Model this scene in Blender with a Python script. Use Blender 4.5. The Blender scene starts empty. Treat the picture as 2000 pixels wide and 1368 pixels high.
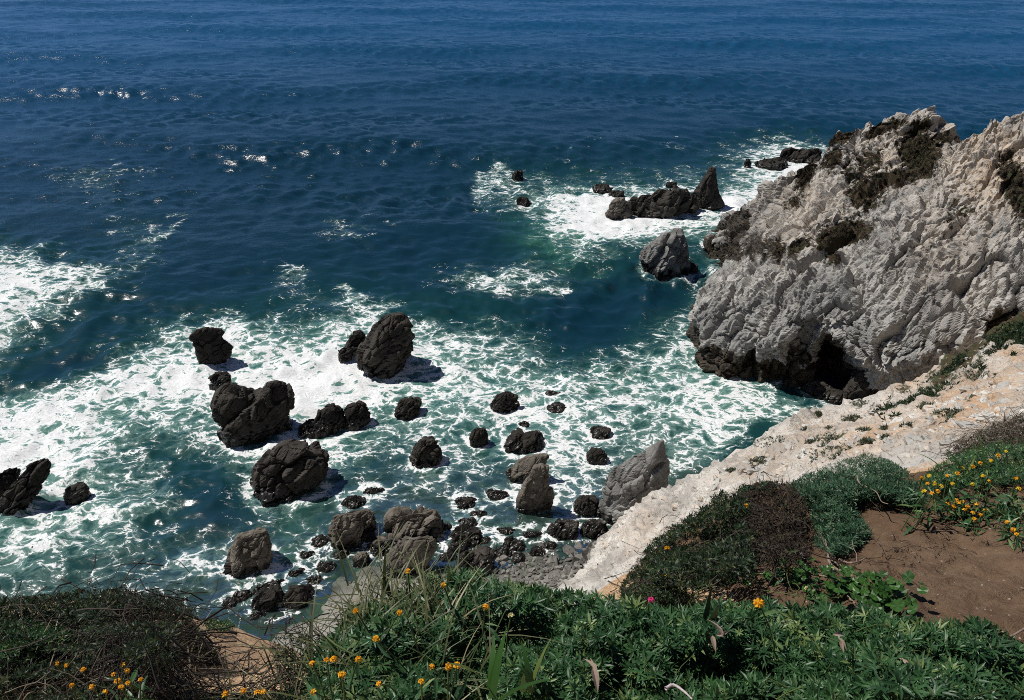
import bpy, math, random
import numpy as np

R = math.radians
rng = np.random.default_rng(7)
random.seed(7)
scene = bpy.context.scene
COL = scene.collection

# ------------------------------------------------------------------ camera
CAM_H = 30.0                       # eye height above the sea, metres
FPX = 1450.0                       # focal length in pixels of a 2000 px wide frame
PITCH = R(29.9)                    # looking down
SP, CP = math.sin(PITCH), math.cos(PITCH)
cam_d = bpy.data.cameras.new('camera')
cam_d.sensor_width = 36.0
cam_d.lens = 36.0 * FPX / 2000.0
cam_d.clip_start = 0.05
cam_d.clip_end = 60000.0
cam = bpy.data.objects.new('camera', cam_d)
COL.objects.link(cam)
cam.location = (0, 0, CAM_H)
cam.rotation_euler = (R(90) - PITCH, 0, 0)
scene.camera = cam

# ------------------------------------------------------------------ sky and sun
SUN_EL, SUN_AZ = R(57), R(-68)     # azimuth from +Y, negative is to the left
world = bpy.data.worlds.new('World')
scene.world = world
world.use_nodes = True
wn, wl = world.node_tree.nodes, world.node_tree.links
wn.clear()
sky = wn.new('ShaderNodeTexSky')
sky.sky_type = 'NISHITA'
sky.sun_disc = False
sky.sun_elevation = SUN_EL
sky.sun_rotation = SUN_AZ % (2 * math.pi)
sky.altitude = 1500
sky.air_density = 0.45
sky.dust_density = 0.0
sky.ozone_density = 6.5
bg = wn.new('ShaderNodeBackground')
bg.inputs['Strength'].default_value = 0.082
wo = wn.new('ShaderNodeOutputWorld')
wl.new(sky.outputs[0], bg.inputs[0])
wl.new(bg.outputs[0], wo.inputs[0])

sun_d = bpy.data.lights.new('sun', 'SUN')
sun_d.energy = 4.9
sun_d.angle = R(0.5)
sun_d.color = (1.0, 0.965, 0.91)
sun = bpy.data.objects.new('sun', sun_d)
COL.objects.link(sun)
sd = np.array([math.sin(SUN_AZ) * math.cos(SUN_EL), math.cos(SUN_AZ) * math.cos(SUN_EL), math.sin(SUN_EL)])
from mathutils import Vector
sun.rotation_euler = Vector((-sd[0], -sd[1], -sd[2])).to_track_quat('-Z', 'Y').to_euler()
sun.location = (-20, 10, 60)

vs = scene.view_settings
vs.view_transform = 'Standard'
vs.look = 'None'
vs.gamma = 1.0
vs.use_curve_mapping = False
vs.exposure = 0.0
scene.cycles.max_bounces = 6
scene.cycles.transparent_max_bounces = 8
scene.cycles.caustics_reflective = False
scene.cycles.caustics_refractive = False
scene.cycles.sample_clamp_indirect = 4.0
scene.cycles.sample_clamp_direct = 6.0
scene.cycles.use_denoising = False
scene.cycles.filter_width = 0.95
scene.cycles.denoiser = 'OPENIMAGEDENOISE'

# ------------------------------------------------------------------ projection helpers
def pdir(px, py):
    u = (np.asarray(px, float) - 1000.0) / FPX
    v = (np.asarray(py, float) - 684.0) / FPX
    return np.stack([u, CP - v * SP, -SP - v * CP], -1)

def P(px, py, t):
    """point at depth t (along the optical axis) under photo pixel px,py"""
    d = pdir(px, py)
    p = d * np.asarray(t, float)[..., None] if np.ndim(t) else d * t
    return p + np.array([0, 0, CAM_H])

def Pz(px, py, z=0.0):
    d = pdir(px, py)
    t = (z - CAM_H) / d[..., 2]
    return d * t[..., None] + np.array([0, 0, CAM_H])

def proj(V):
    x, y, z = V[..., 0], V[..., 1], V[..., 2] - CAM_H
    dep = np.maximum(y * CP - z * SP, 1e-3)
    return 1000 + FPX * x / dep, 684 - FPX * (y * SP + z * CP) / dep, dep

# ------------------------------------------------------------------ noise
_perm = np.random.default_rng(11).permutation(256)
_perm = np.concatenate([_perm, _perm, _perm])
_g = np.random.default_rng(12).normal(size=(256, 3))
_g /= np.linalg.norm(_g, axis=1)[:, None]

def _hash(ix, iy, iz):
    return _perm[_perm[_perm[ix & 255] + (iy & 255)] + (iz & 255)]

def perlin(p):
    i = np.floor(p).astype(np.int64)
    f = p - i
    w = f * f * f * (f * (f * 6 - 15) + 10)
    out = np.zeros(p.shape[0])
    for dx in (0, 1):
        wx = w[:, 0] if dx else 1 - w[:, 0]
        for dy in (0, 1):
            wy = w[:, 1] if dy else 1 - w[:, 1]
            for dz in (0, 1):
                wz = w[:, 2] if dz else 1 - w[:, 2]
                g = _g[_hash(i[:, 0] + dx, i[:, 1] + dy, i[:, 2] + dz)]
                out += wx * wy * wz * (g[:, 0] * (f[:, 0] - dx) + g[:, 1] * (f[:, 1] - dy) + g[:, 2] * (f[:, 2] - dz))
    return out * 1.6

def fbm(p, octv=4, lac=2.03, gain=0.5):
    a, s, o = 1.0, 0.0, np.zeros(p.shape[0])
    q = p.copy()
    for _ in range(octv):
        o += a * perlin(q); s += a
        a *= gain; q = q * lac + 17.3
    return o / s

def ridged(p, octv=4, lac=2.1, gain=0.5):
    a, s, o = 1.0, 0.0, np.zeros(p.shape[0])
    q = p.copy()
    for _ in range(octv):
        o += a * (1 - np.abs(perlin(q)) * 2); s += a
        a *= gain; q = q * lac + 9.1
    return o / s

_cj = np.random.default_rng(13).random((256, 3))

def voronoi(p):
    i = np.floor(p).astype(np.int64)
    n = p.shape[0]
    f1 = np.full(n, 9.0); f2 = np.full(n, 9.0); cid = np.zeros(n, np.int64)
    for dx in (-1, 0, 1):
        for dy in (-1, 0, 1):
            for dz in (-1, 0, 1):
                h = _hash(i[:, 0] + dx, i[:, 1] + dy, i[:, 2] + dz)
                c = _cj[h]
                d = np.sqrt((i[:, 0] + dx + c[:, 0] - p[:, 0]) ** 2 + (i[:, 1] + dy + c[:, 1] - p[:, 1]) ** 2
                            + (i[:, 2] + dz + c[:, 2] - p[:, 2]) ** 2)
                m = d < f1
                f2 = np.where(m, f1, np.minimum(f2, d))
                f1 = np.where(m, d, f1)
                cid = np.where(m, h, cid)
    return f1, f2, cid

def sstep(a, b, x):
    t = np.clip((x - a) / (b - a), 0, 1)
    return t * t * (3 - 2 * t)

# ------------------------------------------------------------------ mesh helpers
def mesh_from(name, V, F, smooth=True, attrs=None):
    """V (n,3), F (m,3) or (m,4)"""
    V = np.ascontiguousarray(V, np.float32); F = np.ascontiguousarray(F, np.int32)
    me = bpy.data.meshes.new(name)
    k = F.shape[1]
    me.vertices.add(len(V)); me.vertices.foreach_set('co', V.ravel())
    me.loops.add(F.size); me.loops.foreach_set('vertex_index', F.ravel())
    me.polygons.add(len(F))
    me.polygons.foreach_set('loop_start', np.arange(0, F.size, k, dtype=np.int32))
    me.polygons.foreach_set('loop_total', np.full(len(F), k, np.int32))
    me.polygons.foreach_set('use_smooth', np.full(len(F), smooth, bool))
    me.update(calc_edges=True)
    for an, av in (attrs or {}).items():
        a = me.attributes.new(an, 'FLOAT', 'POINT')
        a.data.foreach_set('value', np.ascontiguousarray(av, np.float32).ravel())
    return me

def grid_faces(n, m, wrap=False):
    i, j = np.meshgrid(np.arange(n - 1), np.arange(m if wrap else m - 1), indexing='ij')
    j2 = (j + 1) % m
    return np.stack([i * m + j, i * m + j2, (i + 1) * m + j2, (i + 1) * m + j], -1).reshape(-1, 4)

def grid_normals(G, wrap=False):
    du = np.gradient(G, axis=0)
    dv = (np.roll(G, -1, 1) - np.roll(G, 1, 1)) if wrap else np.gradient(G, axis=1)
    n = np.cross(du, dv)
    return n / (np.linalg.norm(n, axis=-1, keepdims=True) + 1e-9)

def link(name, me, mat, parent=None, loc=None):
    o = bpy.data.objects.new(name, me)
    COL.objects.link(o)
    if mat is not None and not me.materials:
        me.materials.append(mat)
    if parent is not None:
        o.parent = parent
    if loc is not None:
        o.location = loc
    return o

def tag(o, label=None, cat=None, group=None, kind=None):
    if label: o['label'] = label
    if cat: o['category'] = cat
    if group: o['group'] = group
    if kind: o['kind'] = kind
    return o

def thing(name, label, cat, loc=(0, 0, 0), group=None):
    o = bpy.data.objects.new(name, None)
    o.empty_display_size = 0.1
    COL.objects.link(o)
    o.location = tuple(float(c) for c in loc)
    return tag(o, label, cat, group)

# ------------------------------------------------------------------ material helpers
class NT:
    def __init__(self, name):
        self.m = bpy.data.materials.new(name)
        self.m.use_nodes = True
        self.t = self.m.node_tree
        self.t.nodes.clear()
        self.out = self.t.nodes.new('ShaderNodeOutputMaterial')
    def n(self, typ, props=None, **ins):
        nd = self.t.nodes.new('ShaderNode' + typ)
        for k, v in (props or {}).items():
            setattr(nd, k, v)
        for k, v in ins.items():
            self.set(nd, k, v)
        return nd
    def set(self, nd, k, v):
        key = int(k[1:]) if k[0] == 'i' and k[1:].isdigit() else k.replace('_', ' ')
        s = nd.inputs[key]
        if isinstance(v, bpy.types.NodeSocket):
            self.t.links.new(v, s)
        elif isinstance(v, (tuple, list)) and len(v) == 3 and s.type == 'RGBA':
            s.default_value = (*v, 1)
        else:
            s.default_value = v
    def math(self, op, a, b=None, clamp=False):
        nd = self.n('Math', {'operation': op, 'use_clamp': clamp}, i0=a)
        if b is not None:
            self.set(nd, 'i1', b)
        return nd.outputs[0]
    def vmath(self, op, a, b=None):
        nd = self.n('VectorMath', {'operation': op}, i0=a)
        if b is not None:
            self.set(nd, 'i1', b)
        return nd.outputs[0]
    def mix(self, f, a, b):
        nd = self.n('Mix', {'data_type': 'RGBA'})
        self.set(nd, 'i0', f); self.set(nd, 'i6', a); self.set(nd, 'i7', b)
        return nd.outputs[2]
    def mrange(self, v, a, b, c=0.0, d=1.0, smooth=True):
        nd = self.n('MapRange', {'interpolation_type': 'SMOOTHSTEP' if smooth else 'LINEAR'})
        for i, x in enumerate((v, a, b, c, d)):
            self.set(nd, 'i%d' % i, x)
        return nd.outputs[0]
    def attr(self, name):
        return self.n('Attribute', {'attribute_name': name}).outputs['Fac']
    def noise(self, vec, scale, detail=4.0, rough=0.55, dist=0.0):
        return self.n('TexNoise', Vector=vec, Scale=scale, Detail=detail, Roughness=rough, Distortion=dist).outputs[0]
    def coords(self, scale=(1, 1, 1), rot=(0, 0, 0)):
        tc = self.n('TexCoord').outputs['Object']
        mp = self.n('Mapping')
        self.set(mp, 'Vector', tc); mp.inputs['Scale'].default_value = scale; mp.inputs['Rotation'].default_value = rot
        return mp.outputs[0]
    def pos(self):
        return self.n('NewGeometry').outputs['Position']
    def bump(self, h, strength=1.0, dist=0.1, normal=None):
        nd = self.n('Bump', Strength=strength, Distance=dist, Height=h)
        if normal is not None:
            self.set(nd, 'Normal', normal)
        return nd.outputs[0]
    def bsdf(self, color, rough=0.8, normal=None, spec=0.3, **kw):
        b = self.n('BsdfPrincipled')
        self.set(b, 'Base Color', color); self.set(b, 'Roughness', rough)
        self.set(b, 'Specular IOR Level', spec)
        if normal is not None:
            self.set(b, 'Normal', normal)
        for k, v in kw.items():
            self.set(b, k, v)
        return b.outputs[0]
    def done(self, sh):
        self.t.links.new(sh, self.out.inputs['Surface'])
        return self.m

# ------------------------------------------------------------------ materials of the setting
def mat_cliff():
    m = NT('pale_cliff_rock')
    p = m.pos()
    mp = m.n('Mapping'); m.set(mp, 'Vector', p)
    mp.inputs['Rotation'].default_value = (0.3, 0.5, -0.6); mp.inputs['Scale'].default_value = (1.0, 1.0, 0.35)
    q = mp.outputs[0]
    n1 = m.noise(q, 0.35, 6, 0.6)
    n2 = m.noise(q, 2.2, 6, 0.65)
    n3 = m.noise(p, 9.0, 5, 0.65)
    c = m.mix(m.mrange(n1, 0.36, 0.62), (0.22, 0.217, 0.208), (0.50, 0.48, 0.44))
    c = m.mix(m.mrange(n2, 0.35, 0.7, 0.0, 0.65), c, (0.30, 0.29, 0.27))
    c = m.mix(m.mrange(n3, 0.52, 0.72, 0.0, 0.55), c, (0.68, 0.64, 0.56))
    c = m.mix(m.mrange(n3, 0.30, 0.47, 0.75, 0.0), c, (0.10, 0.095, 0.085))
    och = m.math('MULTIPLY', m.attr('ochre'), m.mrange(n2, 0.3, 0.62))
    c = m.mix(och, c, (0.54, 0.41, 0.285))
    c = m.mix(m.math('MULTIPLY', m.attr('grey'), m.mrange(n1, 0.3, 0.6, 0.75, 0.35)), c, (0.175, 0.175, 0.17))  # darker shading of the lower left face, painted into the rock colour
    mo = m.mrange(m.math('ADD', m.attr('moss'), m.math('MULTIPLY', m.math('SUBTRACT', m.noise(p, 1.6, 6, 0.7), 0.5), 1.5)), 0.30, 0.46)
    mc = m.mix(m.mrange(m.noise(p, 3.0, 4), 0.4, 0.62), (0.050, 0.030, 0.018), (0.030, 0.034, 0.014))
    c = m.mix(mo, c, mc)
    wet = m.mrange(m.math('ADD', m.attr('wet'), m.math('MULTIPLY', m.math('SUBTRACT', m.noise(p, 1.3, 5, 0.65), 0.5), 1.5)), 0.42, 0.6)
    c = m.mix(wet, c, m.mix(m.mrange(n2, 0.35, 0.65), (0.022, 0.020, 0.017), (0.075, 0.058, 0.038)))
    h = m.math('ADD', m.math('MULTIPLY', n2, 0.35), m.math('MULTIPLY', n3, 0.5))
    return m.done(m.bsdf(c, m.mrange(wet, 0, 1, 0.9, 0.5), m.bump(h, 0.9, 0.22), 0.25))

def mat_slope():
    m = NT('crumbling_slope_rock')
    p = m.pos()
    n1 = m.noise(p, 0.45, 5, 0.6)
    n2 = m.noise(p, 2.5, 6, 0.68)
    n3 = m.noise(p, 11.0, 4, 0.65)
    c = m.mix(m.mrange(n1, 0.38, 0.62), (0.36, 0.345, 0.315), (0.58, 0.555, 0.505))
    c = m.mix(m.mrange(n3, 0.32, 0.47, 0.7, 0.0), c, (0.17, 0.15, 0.125))
    c = m.mix(m.mrange(n2, 0.56, 0.72, 0.0, 0.7), c, (0.74, 0.70, 0.62))
    och = m.math('MULTIPLY', m.attr('ochre'), m.mrange(n2, 0.25, 0.6))
    c = m.mix(och, c, (0.50, 0.315, 0.175))
    soil = m.mrange(m.math('ADD', m.attr('soil'), m.math('MULTIPLY', m.math('SUBTRACT', n2, 0.5), 0.5)), 0.35, 0.65)
    sc = m.mix(m.mrange(m.noise(p, 45.0, 3, 0.7), 0.35, 0.68), (0.27, 0.165, 0.09), (0.56, 0.39, 0.235))
    c = m.mix(soil, c, sc)
    mo = m.mrange(m.math('ADD', m.attr('moss'), m.math('MULTIPLY', m.math('SUBTRACT', m.noise(p, 1.4, 6, 0.75), 0.5), 1.6)), 0.34, 0.5)
    mc = m.mix(m.mrange(m.noise(p, 2.2, 4), 0.4, 0.62), (0.070, 0.048, 0.026), (0.058, 0.066, 0.030))
    c = m.mix(mo, c, mc)
    wet = m.mrange(m.math('ADD', m.attr('wet'), m.math('MULTIPLY', m.math('SUBTRACT', n1, 0.5), 0.6)), 0.35, 0.65)
    c = m.mix(wet, c, (0.05, 0.044, 0.036))
    v = m.n('TexVoronoi', {'feature': 'F1'}, Vector=p, Scale=5.0)
    h = m.math('ADD', m.math('MULTIPLY', n2, 0.9), m.math('ADD', m.math('MULTIPLY', n3, 0.5), m.math('MULTIPLY', v.outputs['Distance'], -0.25)))
    return m.done(m.bsdf(c, 0.92, m.bump(h, 0.85, m.attr('bumpd')), 0.2))

def mat_sand_beach():
    m = NT('grey_beach_sand')
    p = m.pos()
    n1 = m.noise(p, 0.7, 5, 0.6); n2 = m.noise(p, 14.0, 4, 0.7)
    c = m.mix(m.mrange(n1, 0.35, 0.65), (0.22, 0.21, 0.185), (0.30, 0.285, 0.25))
    c = m.mix(m.mrange(n2, 0.30, 0.48, 0.75, 0.0), c, (0.11, 0.10, 0.088))
    c = m.mix(m.mrange(n2, 0.60, 0.75, 0.0, 0.8), c, (0.52, 0.50, 0.45))
    wet = m.attr('wet')
    c = m.mix(wet, c, m.mix(m.mrange(n1, 0.42, 0.58), (0.030, 0.036, 0.028), (0.10, 0.115, 0.085)))
    h = m.math('ADD', m.math('MULTIPLY', n1, 0.6), m.math('MULTIPLY', n2, 0.5))
    return m.done(m.bsdf(c, m.mrange(wet, 0, 1, 0.9, 0.45), m.bump(h, 0.8, 0.12), 0.3))

def mat_brown_sand():
    m = NT('brown_coarse_sand')
    p = m.pos()
    n1 = m.noise(p, 2.0, 4, 0.6); n2 = m.noise(p, 160.0, 3, 0.75); n3 = m.noise(p, 14.0, 5, 0.65)
    c = m.mix(m.mrange(n1, 0.35, 0.65), (0.122, 0.078, 0.048), (0.170, 0.113, 0.071))
    c = m.mix(m.mrange(n3, 0.35, 0.65, 0.0, 0.5), c, (0.100, 0.056, 0.031))
    c = m.mix(m.mrange(n2, 0.30, 0.46, 0.7, 0.0), c, (0.045, 0.026, 0.016))
    c = m.mix(m.mrange(n2, 0.60, 0.74, 0.0, 0.75), c, (0.30, 0.20, 0.125))
    sp = m.n('TexVoronoi', {'feature': 'F1'}, Vector=p, Scale=26.0)
    rare = m.mrange(m.n('SeparateColor', Color=sp.outputs['Color']).outputs[0], 0.84, 0.86)
    c = m.mix(m.math('MULTIPLY', rare, m.mrange(sp.outputs['Distance'], 0.05, 0.12, 1.0, 0.0)), c, (0.42, 0.35, 0.28))
    h = m.math('ADD', m.math('MULTIPLY', n2, 0.25), n3)
    return m.done(m.bsdf(c, 0.95, m.bump(h, 0.9, 0.035), 0.15))

def mat_water():
    m = NT('sea_water')
    p = m.pos()
    sc = m.vmath('MULTIPLY', p, (1.0, 1.0, 0.0))
    d = m.math('POWER', m.attr('foam'), 1.0)
    aer = m.attr('aer')
    dep = m.attr('clear')
    # domain warp, metres
    wa = m.vmath('SUBTRACT', m.n('TexNoise', Vector=sc, Scale=0.42, Detail=3.0, Roughness=0.55).outputs[1], (0.5, 0.5, 0.5))
    wb = m.vmath('SUBTRACT', m.n('TexNoise', Vector=sc, Scale=1.9, Detail=3.0, Roughness=0.6).outputs[1], (0.5, 0.5, 0.5))
    q = m.vmath('ADD', sc, m.vmath('MULTIPLY', wa, (2.4, 2.4, 0.0)))
    q = m.vmath('ADD', q, m.vmath('MULTIPLY', wb, (0.5, 0.5, 0.0)))
    mp = m.n('Mapping'); m.set(mp, 'Vector', q)
    mp.inputs['Rotation'].default_value = (0, 0, R(-20)); mp.inputs['Scale'].default_value = (0.78, 1.15, 1)
    q = mp.outputs[0]
    e1 = m.n('TexVoronoi', {'feature': 'DISTANCE_TO_EDGE'}, Vector=q, Scale=0.85).outputs['Distance']
    e2 = m.n('TexVoronoi', {'feature': 'DISTANCE_TO_EDGE'}, Vector=q, Scale=2.1).outputs['Distance']
    e3 = m.n('TexVoronoi', {'feature': 'DISTANCE_TO_EDGE'}, Vector=q, Scale=5.2).outputs['Distance']
    r1 = m.mrange(e1, 0.0, 0.42, 1.0, 0.0, False)
    r2 = m.mrange(e2, 0.0, 0.40, 1.0, 0.0, False)
    r3 = m.mrange(e3, 0.0, 0.42, 1.0, 0.0, False)
    nb = m.noise(sc, 0.5, 5, 0.65)
    nf = m.noise(q, 7.0, 3, 0.7)
    f = m.math('ADD', m.math('MULTIPLY', r1, 0.46), m.math('MULTIPLY', r2, 0.32))
    f = m.math('ADD', f, m.math('MULTIPLY', r3, 0.19))
    f = m.math('ADD', f, m.math('MULTIPLY', m.math('SUBTRACT', nb, 0.5), 0.85))
    f = m.math('ADD', f, m.math('MULTIPLY', m.math('SUBTRACT', nf, 0.5), 0.38))
    # threshold falls as density grows
    th = m.math('SUBTRACT', m.math('SUBTRACT', 1.03, m.math('MULTIPLY', d, 0.51)), m.math('MULTIPLY', m.math('POWER', d, 8.0), 0.22))
    df = m.math('SUBTRACT', f, th)
    foam = m.math('MULTIPLY', m.mrange(df, 0.0, 0.15), m.mrange(d, 0.02, 0.14))
    veil = m.math('MULTIPLY', m.mrange(df, -0.42, 0.12), m.mrange(d, 0.15, 0.8, 0.0, 0.75))
    # water body
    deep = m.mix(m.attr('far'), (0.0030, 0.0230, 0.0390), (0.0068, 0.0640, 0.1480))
    c = m.mix(m.mrange(aer, 0.0, 0.42), deep, (0.005, 0.036, 0.038))
    c = m.mix(m.mrange(aer, 0.35, 0.95), c, (0.045, 0.130, 0.110))
    c = m.mix(m.mrange(m.attr('murk'), 0.0, 1.0), c, (0.030, 0.058, 0.048))
    c = m.mix(m.math('MULTIPLY', m.attr('jade'), m.mrange(nb, 0.3, 0.6)), c, (0.030, 0.125, 0.082))
    c = m.mix(veil, c, (0.20, 0.33, 0.29))
    fc = m.mix(m.mrange(nf, 0.3, 0.65), (0.50, 0.525, 0.53), (0.78, 0.78, 0.775))
    c = m.mix(foam, c, fc)
    # ripples
    rp = m.n('Mapping'); m.set(rp, 'Vector', sc)
    rp.inputs['Rotation'].default_value = (0, 0, R(14)); rp.inputs['Scale'].default_value = (0.75, 1.35, 1)
    w1 = m.noise(rp.outputs[0], 1.25, 2, 0.55)
    w2 = m.noise(rp.outputs[0], 3.8, 3, 0.6)
    rip = m.math('ADD', m.math('MULTIPLY', w1, 0.85), m.math('MULTIPLY', w2, 0.42))
    nrm = m.bump(rip, 1.0, m.attr('chop'))
    rough = m.mrange(foam, 0.0, 0.6, 0.21, 0.75)
    b = m.bsdf(c, rough, nrm, 0.5, IOR=1.333)
    tr = m.n('BsdfTransparent', Color=(0.50, 0.72, 0.60)).outputs[0]
    gl = m.n('BsdfGlossy', Color=(1, 1, 1), Roughness=0.06, Normal=nrm).outputs[0]
    fr = m.n('Fresnel', IOR=1.333, Normal=nrm).outputs[0]
    see = m.n('MixShader', i0=fr, i1=tr, i2=gl).outputs[0]
    k = m.math('MULTIPLY', m.math('MULTIPLY', dep, 0.8), m.math('SUBTRACT', 1.0, foam), True)
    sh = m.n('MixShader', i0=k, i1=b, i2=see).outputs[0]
    return m.done(sh)

M_CLIFF, M_SLOPE, M_BEACH, M_BSAND, M_WATER = mat_cliff(), mat_slope(), mat_sand_beach(), mat_brown_sand(), mat_water()

# ------------------------------------------------------------------ shoreline and foam chart (plan of the bay)
FOAM_ROWS = {   # density of foam, one digit per 50 px step of the survey frame
 250: '0000000000000000000000000000001000000000',
 300: '0000000000000000000000000000247860000000',
 350: '0023320000000000000653333334357998000000',
 400: '0000110000000000000346899999999920000000',
 450: '0000123100000330000003899986550000000000',
 500: '6520033000010000000002343222440000000000',
 550: '8878530000032000024665210024500000000000',
 600: '8763000002123465200000000134000000000000',
 650: '7410014678655677766553101346600000000000',
 700: '3000467888788998776654334566600000000000',
 750: '4677888888899998777766656667776000000000',
 800: '7888766665589865566677766667777650000000',
 850: '8887643453478655565567765556750000000000',
 900: '8887544224655643355446764555400000000000',
 950: '6665545213333333553334665540000000000000',
1000: '5566665412332333322233550000000000000000',
1050: '7766542245323232222233300000000000000000',
1100: '5544223676433210001221000000000000000000',
1150: '3443334443332100000000000000000000000000',
1200: '3333322221100000000000000000000000000000',
}
_fy = np.array(sorted(FOAM_ROWS))
_fm = np.array([[int(ch) for ch in FOAM_ROWS[y]] for y in _fy], float) / 9.0

def chart(mapv, px, py):
    gx = np.clip(px / 50.0, 0, 38.999); gy = np.clip((py - 250) / 50.0, 0, len(_fy) - 1.001)
    ix = gx.astype(int); iy = gy.astype(int)
    fx = gx - ix; fy = gy - iy
    fx = fx * fx * (3 - 2 * fx); fy = fy * fy * (3 - 2 * fy)
    a = mapv[iy, ix] * (1 - fx) + mapv[iy, ix + 1] * fx
    b = mapv[iy + 1, ix] * (1 - fx) + mapv[iy + 1, ix + 1] * fx
    return (a * (1 - fy) + b * fy) * sstep(235, 262, py)

def blur(a, k):
    for _ in range(k):
        b = np.pad(a, 1, mode='edge')
        a = (b[:-2, 1:-1] + b[2:, 1:-1] + b[1:-1, :-2] + b[1:-1, 2:] + 2 * b[1:-1, 1:-1]) / 6
    return a
_fa = blur(_fm, 2)

SHORE = np.array([(-60, 12.), (-30, 17.), (-16, 22.), (-12, 24.2), (-9.9, 26.6), (-7.8, 28.7), (-5, 28.9), (-2.8, 28.3), (2.9, 29.4), (6, 31), (30, 40)])
def shore_depth(x, y):
    return y - np.interp(x, SHORE[:, 0], SHORE[:, 1])

def bed_z(x, y):
    s = shore_depth(x, y)
    return np.where(s < 0, -0.11 * s, -0.10 * s - 0.006 * s * s)

def blobs(px, py, lst):
    o = np.zeros(px.shape)
    for cx, cy, rx, ry, ang, val in lst:
        c, s = math.cos(R(ang)), math.sin(R(ang))
        dx, dy = px - cx, py - cy
        a, b = (dx * c + dy * s) / rx, (-dx * s + dy * c) / ry
        o = np.maximum(o, val * np.exp(-(a * a + b * b)))
    return o

# ------------------------------------------------------------------ sea
def build_sea():
    r1 = 20.0 * np.exp(np.arange(0, 3.05, 0.0052))
    r2 = r1[-1] * np.exp(np.arange(1, 70) * 0.062)
    r = np.concatenate([r1, r2])
    th = np.radians(np.linspace(-64, 60, 560))
    rr, tt = np.meshgrid(r, th, indexing='ij')
    x, y = rr * np.sin(tt), rr * np.cos(tt)
    n, m = x.shape
    flat = np.stack([x, y, np.zeros_like(x)], -1)
    px, py, dep = proj(flat)
    jit = fbm(np.stack([x.ravel() * 0.35, y.ravel() * 0.35, np.zeros(x.size)], -1), 4).reshape(x.shape)
    jit2 = fbm(np.stack([x.ravel() * 0.35 + 50, y.ravel() * 0.35, np.zeros(x.size)], -1), 4).reshape(x.shape)
    pxj, pyj = px + jit * 55, py + jit2 * 38
    foam = chart(_fm, pxj, pyj)
    foam = np.maximum(foam, blobs(pxj, pyj, [
        (215, 332, 75, 9, -3, 0.55), (150, 338, 60, 6, -6, 0.45), (300, 335, 30, 7, 0, 0.35),
        (320, 455, 62, 14, -38, 0.62), (275, 512, 40, 11, -30, 0.62), (235, 440, 40, 14, 20, 0.38), (210, 395, 60, 12, -15, 0.3),
        (680, 462, 75, 9, -6, 0.46), (775, 440, 25, 8, 0, 0.40), (570, 530, 45, 18, 15, 0.55), (590, 555, 20, 14, 40, 0.5),
        (700, 575, 45, 9, 8, 0.75), (1101, 301, 8, 2.5, 22, 0.95), (1119, 301, 9, 2.5, -25, 0.95), (1320, 288, 40, 5, 4, 0.48), (1390, 300, 30, 5, 4, 0.36),
        (1165, 269, 12, 3, 0, 0.5), (1010, 560, 60, 12, 4, 0.62), (1080, 565, 55, 11, -4, 0.66), (935, 548, 30, 8, -10, 0.4),
        (975, 330, 32, 13, 0, 0.72), (1060, 345, 60, 10, 8, 0.48), (1185, 335, 22, 6, 0, 0.4), (1390, 530, 20, 30, -20, 0.6),
        (1010, 578, 20, 10, 40, 0.4), (360, 428, 25, 9, -30, 0.42), (120, 490, 40, 9, -10, 0.4), (60, 690, 60, 6, -35, 0.3),
        (540, 900, 70, 15, -12, 0.75), (660, 890, 50, 12, 10, 0.7), (405, 1110, 60, 28, -35, 0.72), (1205, 960, 14, 25, 20, 0.8),
    ]))
    aer = chart(_fa, px + jit * 30, py + jit2 * 30)
    sdp_ = shore_depth(x, y)
    # water stays clear of froth where the photograph's dark lanes run
    lane = blobs(px, py, [(1130, 630, 110, 26, 8, 0.8), (1290, 575, 60, 30, -10, 1.0), (100, 720, 150, 26, -14, 0.9), (420, 1010, 50, 60, 20, 0.7), (640, 610, 50, 14, 0, 0.5)])
    foam = np.maximum(foam, 0.40 * np.exp(-(np.maximum(sdp_ - 7, 0) / 8.0) ** 2) * sstep(0.5, 4.0, sdp_) * sstep(-50, -30, x) * sstep(12, 6, x))
    for fx, fy, fr in ROCK_FEET:
        w2 = (x - fx) ** 2 + (y - fy) ** 2
        ring = np.exp(-((np.sqrt(w2) - fr * 0.95) / (0.35 + 0.15 * fr)) ** 2)
        foam = np.maximum(foam, ring * np.clip(0.40 + 1.1 * aer, 0, 0.92))
    foam = foam * (1 - lane); aer = aer * (1 - 0.8 * lane)
    sdp = shore_depth(x, y)
    nearr = np.exp(-(np.maximum(sdp, 0) / 9.0) ** 2) * ((x > -40) & (x < 12))
    murk = nearr * 0.9
    bz = bed_z(x, y)
    clear = np.where((x > -22) & (x < 9), np.exp(-np.maximum(-bz, 0) * 1.15), 0.0) * sstep(9, 5, x) * sstep(-24, -17, x)
    jade = blobs(px + jit * 40, py + jit2 * 40, [
        (1080, 470, 70, 45, 20, 0.8), (1090, 400, 60, 40, 0, 0.5), (1180, 745, 70, 20, 0, 0.7), (820, 700, 50, 14, -5, 0.8),
        (600, 1010, 40, 40, 20, 0.7), (700, 1050, 25, 30, 30, 0.7), (950, 1040, 70, 28, 10, 0.75), (560, 1070, 25, 50, 0, 0.6),
        (1460, 790, 90, 40, 15, 0.6), (320, 690, 60, 20, -20, 0.5), (620, 690, 60, 40, 0, 0.4), (100, 840, 90, 60, 0, 0.4)])
    # wave heights
    sp = np.maximum(np.gradient(rr, axis=0), rr * (th[1] - th[0]))
    z = np.zeros_like(x)
    r_ = np.random.default_rng(5)
    swells = [(52, 0.36, -7), (33, 0.20, 12), (21, 0.09, -26), (14.5, 0.06, 24)]
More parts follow.
